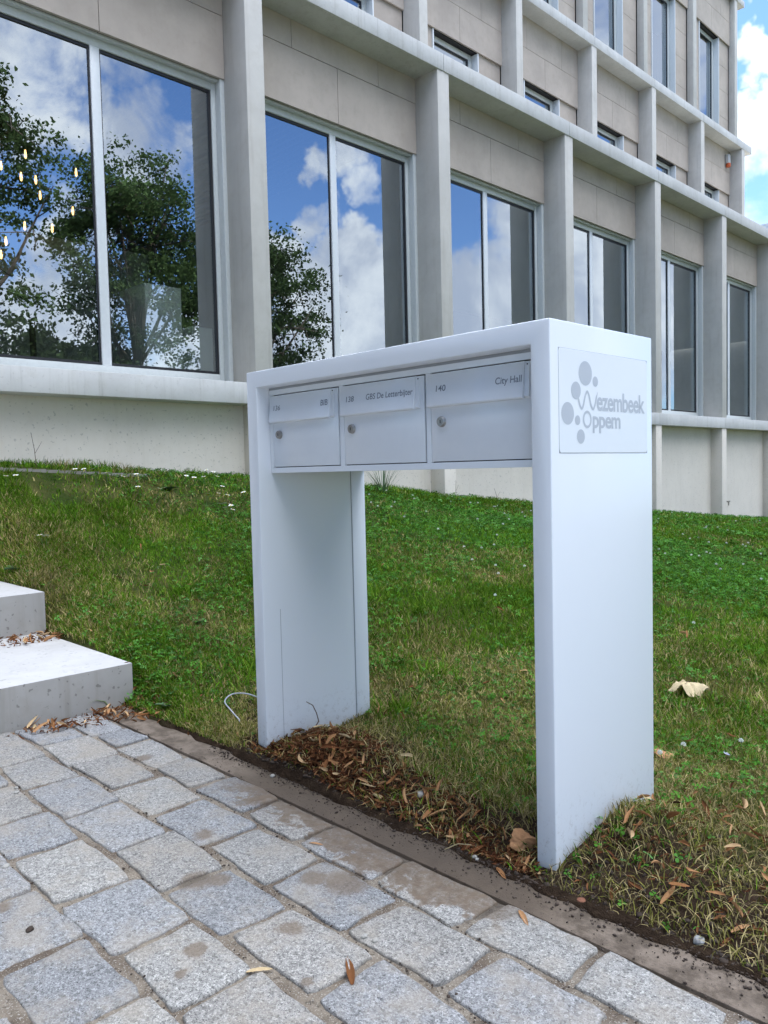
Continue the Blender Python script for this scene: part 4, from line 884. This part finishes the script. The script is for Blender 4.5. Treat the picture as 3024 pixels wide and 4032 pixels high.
# bent cable, twigs, straws
wr = cr([(-1.38, .33), (-1.56, .315), (-1.83, .30), (-1.90, .25), (-1.905, .20), (-1.855, .147), (-1.752, .116), (-1.63, .088)], 5)
wz = [float(H(a, b_))+.020+.015*math.sin(i/len(wr)*3.1) for i, (a, b_) in enumerate(wr)]; wz[-1] -= .03; wz[-2] -= .015
tag(MB().tube([(a, b_, z) for (a, b_), z in zip(wr, wz)], .0032, 10).build('cable', M['wire'], smooth=True), 'grey cable loop sticking out of the soil left of the stand', 'cable')
tag(MB().tube([(-1.2, .10, .225), (-1.2, .13, .205), (-1.2, .148, .17), (-1.2, .158, .135), (-1.2, .13, .108), (-1.19, .10, .07)], [.0016, .002, .002, .0022, .0025, .003], 6).tube([(-1.2, .02, .135), (-1.2, .06, .128), (-1.2, .095, .105)], [.0015, .002, .002], 6).build('twig', M['twig']), 'thin bent brown twig standing against the left leg', 'twig')
for q, (p0, p1, lb) in enumerate((((.55, .12, .05), (.86, .30, .06), 'long pale straw at the right edge of the soil'), ((-2.95, 1.1, .35), (-2.55, 1.55, .26), 'long pale straw lying on the lawn left of the stand'), ((-.62, .02, .04), (-.50, .12, .07), 'short straw among the leaves between the legs'), ((-.32, -.095, .004), (-.26, -.045, .02), 'thin straw pointing out over the edging'))):
    a, b_ = Vector(p0), Vector(p1)
    if q in (0, 1): a.z = float(H(a.x, a.y))+.05; b_.z = float(H(b_.x, b_.y))+.05
    tag(MB().tube([a, (a+b_)/2+Vector((0, 0, .01)), b_], [.0012, .0015, .001], 5).build('straw', M['straw']), lb, 'straw')
# thin weeds against the wall
for q, (px, py, h, lb) in enumerate(((238*.6028, 1300+895*.6028, .28, 'forked dry weed stalk against the base wall, left one of three'), (300*.6028, 1300+895*.6028, .22, 'dry weed stalk against the base wall, middle one of three'), (370*.6028, 1300+895*.6028, .2, 'leaning dry weed stalk against the base wall, right one of three'), (1795, 1962, .22, 'single dry grass stalk in front of the second base pillar'), (1960, 1985, .2, 'dry grass stalk before the base wall left of the right leg'))):
    x_, y_ = pxz(px, py); z_ = float(H(x_, y_)); t = random.uniform(-.4, .4)
    tag(MB().tube([(x_, y_, z_), (x_, y_+t*h*.3, z_+h*.5), (x_, y_+t*h, z_+h)], [.003, .0022, .0015], 5).tube([(x_, y_+t*h*.2, z_+h*.4), (x_, y_+t*h*.2+.06, z_+h*.75)], [.002, .001], 5).build('weed_stalk', M['twig']), lb, 'weed stalk')

# ------------------------------------------------------------------ trees across the forecourt (mirrored in the windows), and added sky blockers behind camera
def tree(cx, cy, cz, rx, ry, rz, base, label, seed, nclump=150, leaf=.10, tone=1.0, thin=1.0, k_=False):
    r = random.Random(seed); g = np.random.default_rng(seed)
    T = empty('tree', (cx, cy, base)) if not k_ else empty('tree', kb((cx, cy, base)));
    if k_: T.scale = (KB,)*3
    tag(T, label, 'tree', 'trees across the forecourt')
    tb = MB(); H0 = cz-base; trunk = [Vector((0, 0, -.2)), Vector((.1, .05, H0*.35)), Vector((-.1, .1, H0*.75)), Vector((0, 0, H0+rz*.5))]
    tb.tube(trunk, [.26*rx/3, .20*rx/3, .14*rx/3, .04], 9); tips = []
    for q in range(34):
        t = r.uniform(.3, 1); s0 = trunk[0].lerp(trunk[-1], t)*1.0; az = r.uniform(0, 6.28); el = r.uniform(-.25, 1.1); R = r.uniform(.55, .95)
        e = Vector((rx*R*math.cos(az)*math.cos(el), ry*R*math.sin(az)*math.cos(el), H0+rz*R*math.sin(el)-(.5 if el < 0 else 0)))
        m1_ = s0.lerp(e, .5)+Vector((r.uniform(-.3, .3), r.uniform(-.3, .3), r.uniform(0, .5))); tb.tube([s0, m1_, e], [.075, .045, .012], 6)
        for b_ in range(5):
            o = m1_.lerp(e, r.uniform(0, 1)); e2 = o+Vector((r.gauss(0, .55), r.gauss(0, .55), r.gauss(0, .4))); tb.tube([o, e2], [.02, .006], 4); tips.append(e2)
        tips.append(e)
    tb.build('trunk', M['bark'], T)
    cs = []
    for q in range(nclump):
        c = np.array(r.choice(tips))+g.normal(0, .22, 3); cs.append(c)
    for q in range(int(nclump*.5)):
        d = g.normal(size=3); d /= np.linalg.norm(d); rad = g.uniform(.72, 1.0); cs.append(np.array([d[0]*rx*rad, d[1]*ry*rad, H0+d[2]*rz*rad]))
    P_ = []; C_ = []
    for c in cs:
        n = int(g.integers(60, 130)*thin); sg = g.uniform(.16, .36); pts = c+g.normal(0, 1, (n, 3))*np.array([sg, sg, sg*.55]); P_.append(pts); C_.append(np.tile(np.array([.050, .080, .030])*tone*g.uniform(.6, 1.35), (n, 1))*g.uniform(.8, 1.25, (n, 1)))
    P_ = np.concatenate(P_); C_ = np.concatenate(C_); n = len(P_); a = g.normal(size=(n, 3)); a /= np.linalg.norm(a, axis=1)[:, None]; b_ = np.cross(a, g.normal(size=(n, 3))); b_ /= np.linalg.norm(b_, axis=1)[:, None]
    s = leaf*g.uniform(.6, 1.3, n)[:, None]; V = np.stack([P_-a*s*.6, P_+b_*s*.38, P_+a*s*.6, P_-b_*s*.38], 1).reshape(-1, 3)
    npmesh('crown', V, np.arange(n*4), np.full(n, 4), M['treeleaf'], T, cols=np.repeat(C_, 4, 0)); return T
tree(12.6, 5.3, 8.2, 3.6, 3.5, 4.4, 0, 'broad dark tree across the forecourt, opposite the left window', 3, 150, leaf=.115, k_=True)
tree(13.2, 11.2, 7.9, 2.8, 2.1, 4.2, 0, 'narrow upright tree across the forecourt, between the two broad ones', 5, 170, leaf=.11, tone=1.25, k_=True)
tree(13.0, 15.5, 6.9, 3.0, 2.7, 4.2, 0, 'spreading tree across the forecourt, farthest along the facade', 9, 190, leaf=.11, k_=True)
tree(15.5, 8.5, 3.7, 3.0, 5.2, 2.0, 0, 'low dark tree filling the gap behind the forecourt trees', 13, 280, leaf=.14, tone=.8, k_=True)
tree(3, -15, 7.5, 6.5, 3.5, 5.5, 0, 'large unseen tree added far behind the camera to block sky light', 21, 230, leaf=.2)  # unseen trees on the -y side, added to dim light on the stand's front
tree(-6, -14, 6, 3.5, 3.5, 4.5, 0, 'unseen tree added behind the steps at the left to block sky light', 23, 170, leaf=.2)
tree(-1, -8.0, 5.5, 3.2, 2.4, 4.2, 0, 'unseen tree added close behind the camera to the left to dim the light', 29, 240, leaf=.17, thin=1.3)  # closer pair, added to block more of the sky behind the camera
tree(4.0, -9.0, 5.8, 3.0, 2.6, 4.4, 0, 'unseen tree added close behind the camera to the right to dim the light', 31, 220, leaf=.17, thin=1.3)
tree(16, -9, 7.5, 4, 4, 5.5, 0, 'large tree across the forecourt, behind the photographer', 17, 150)
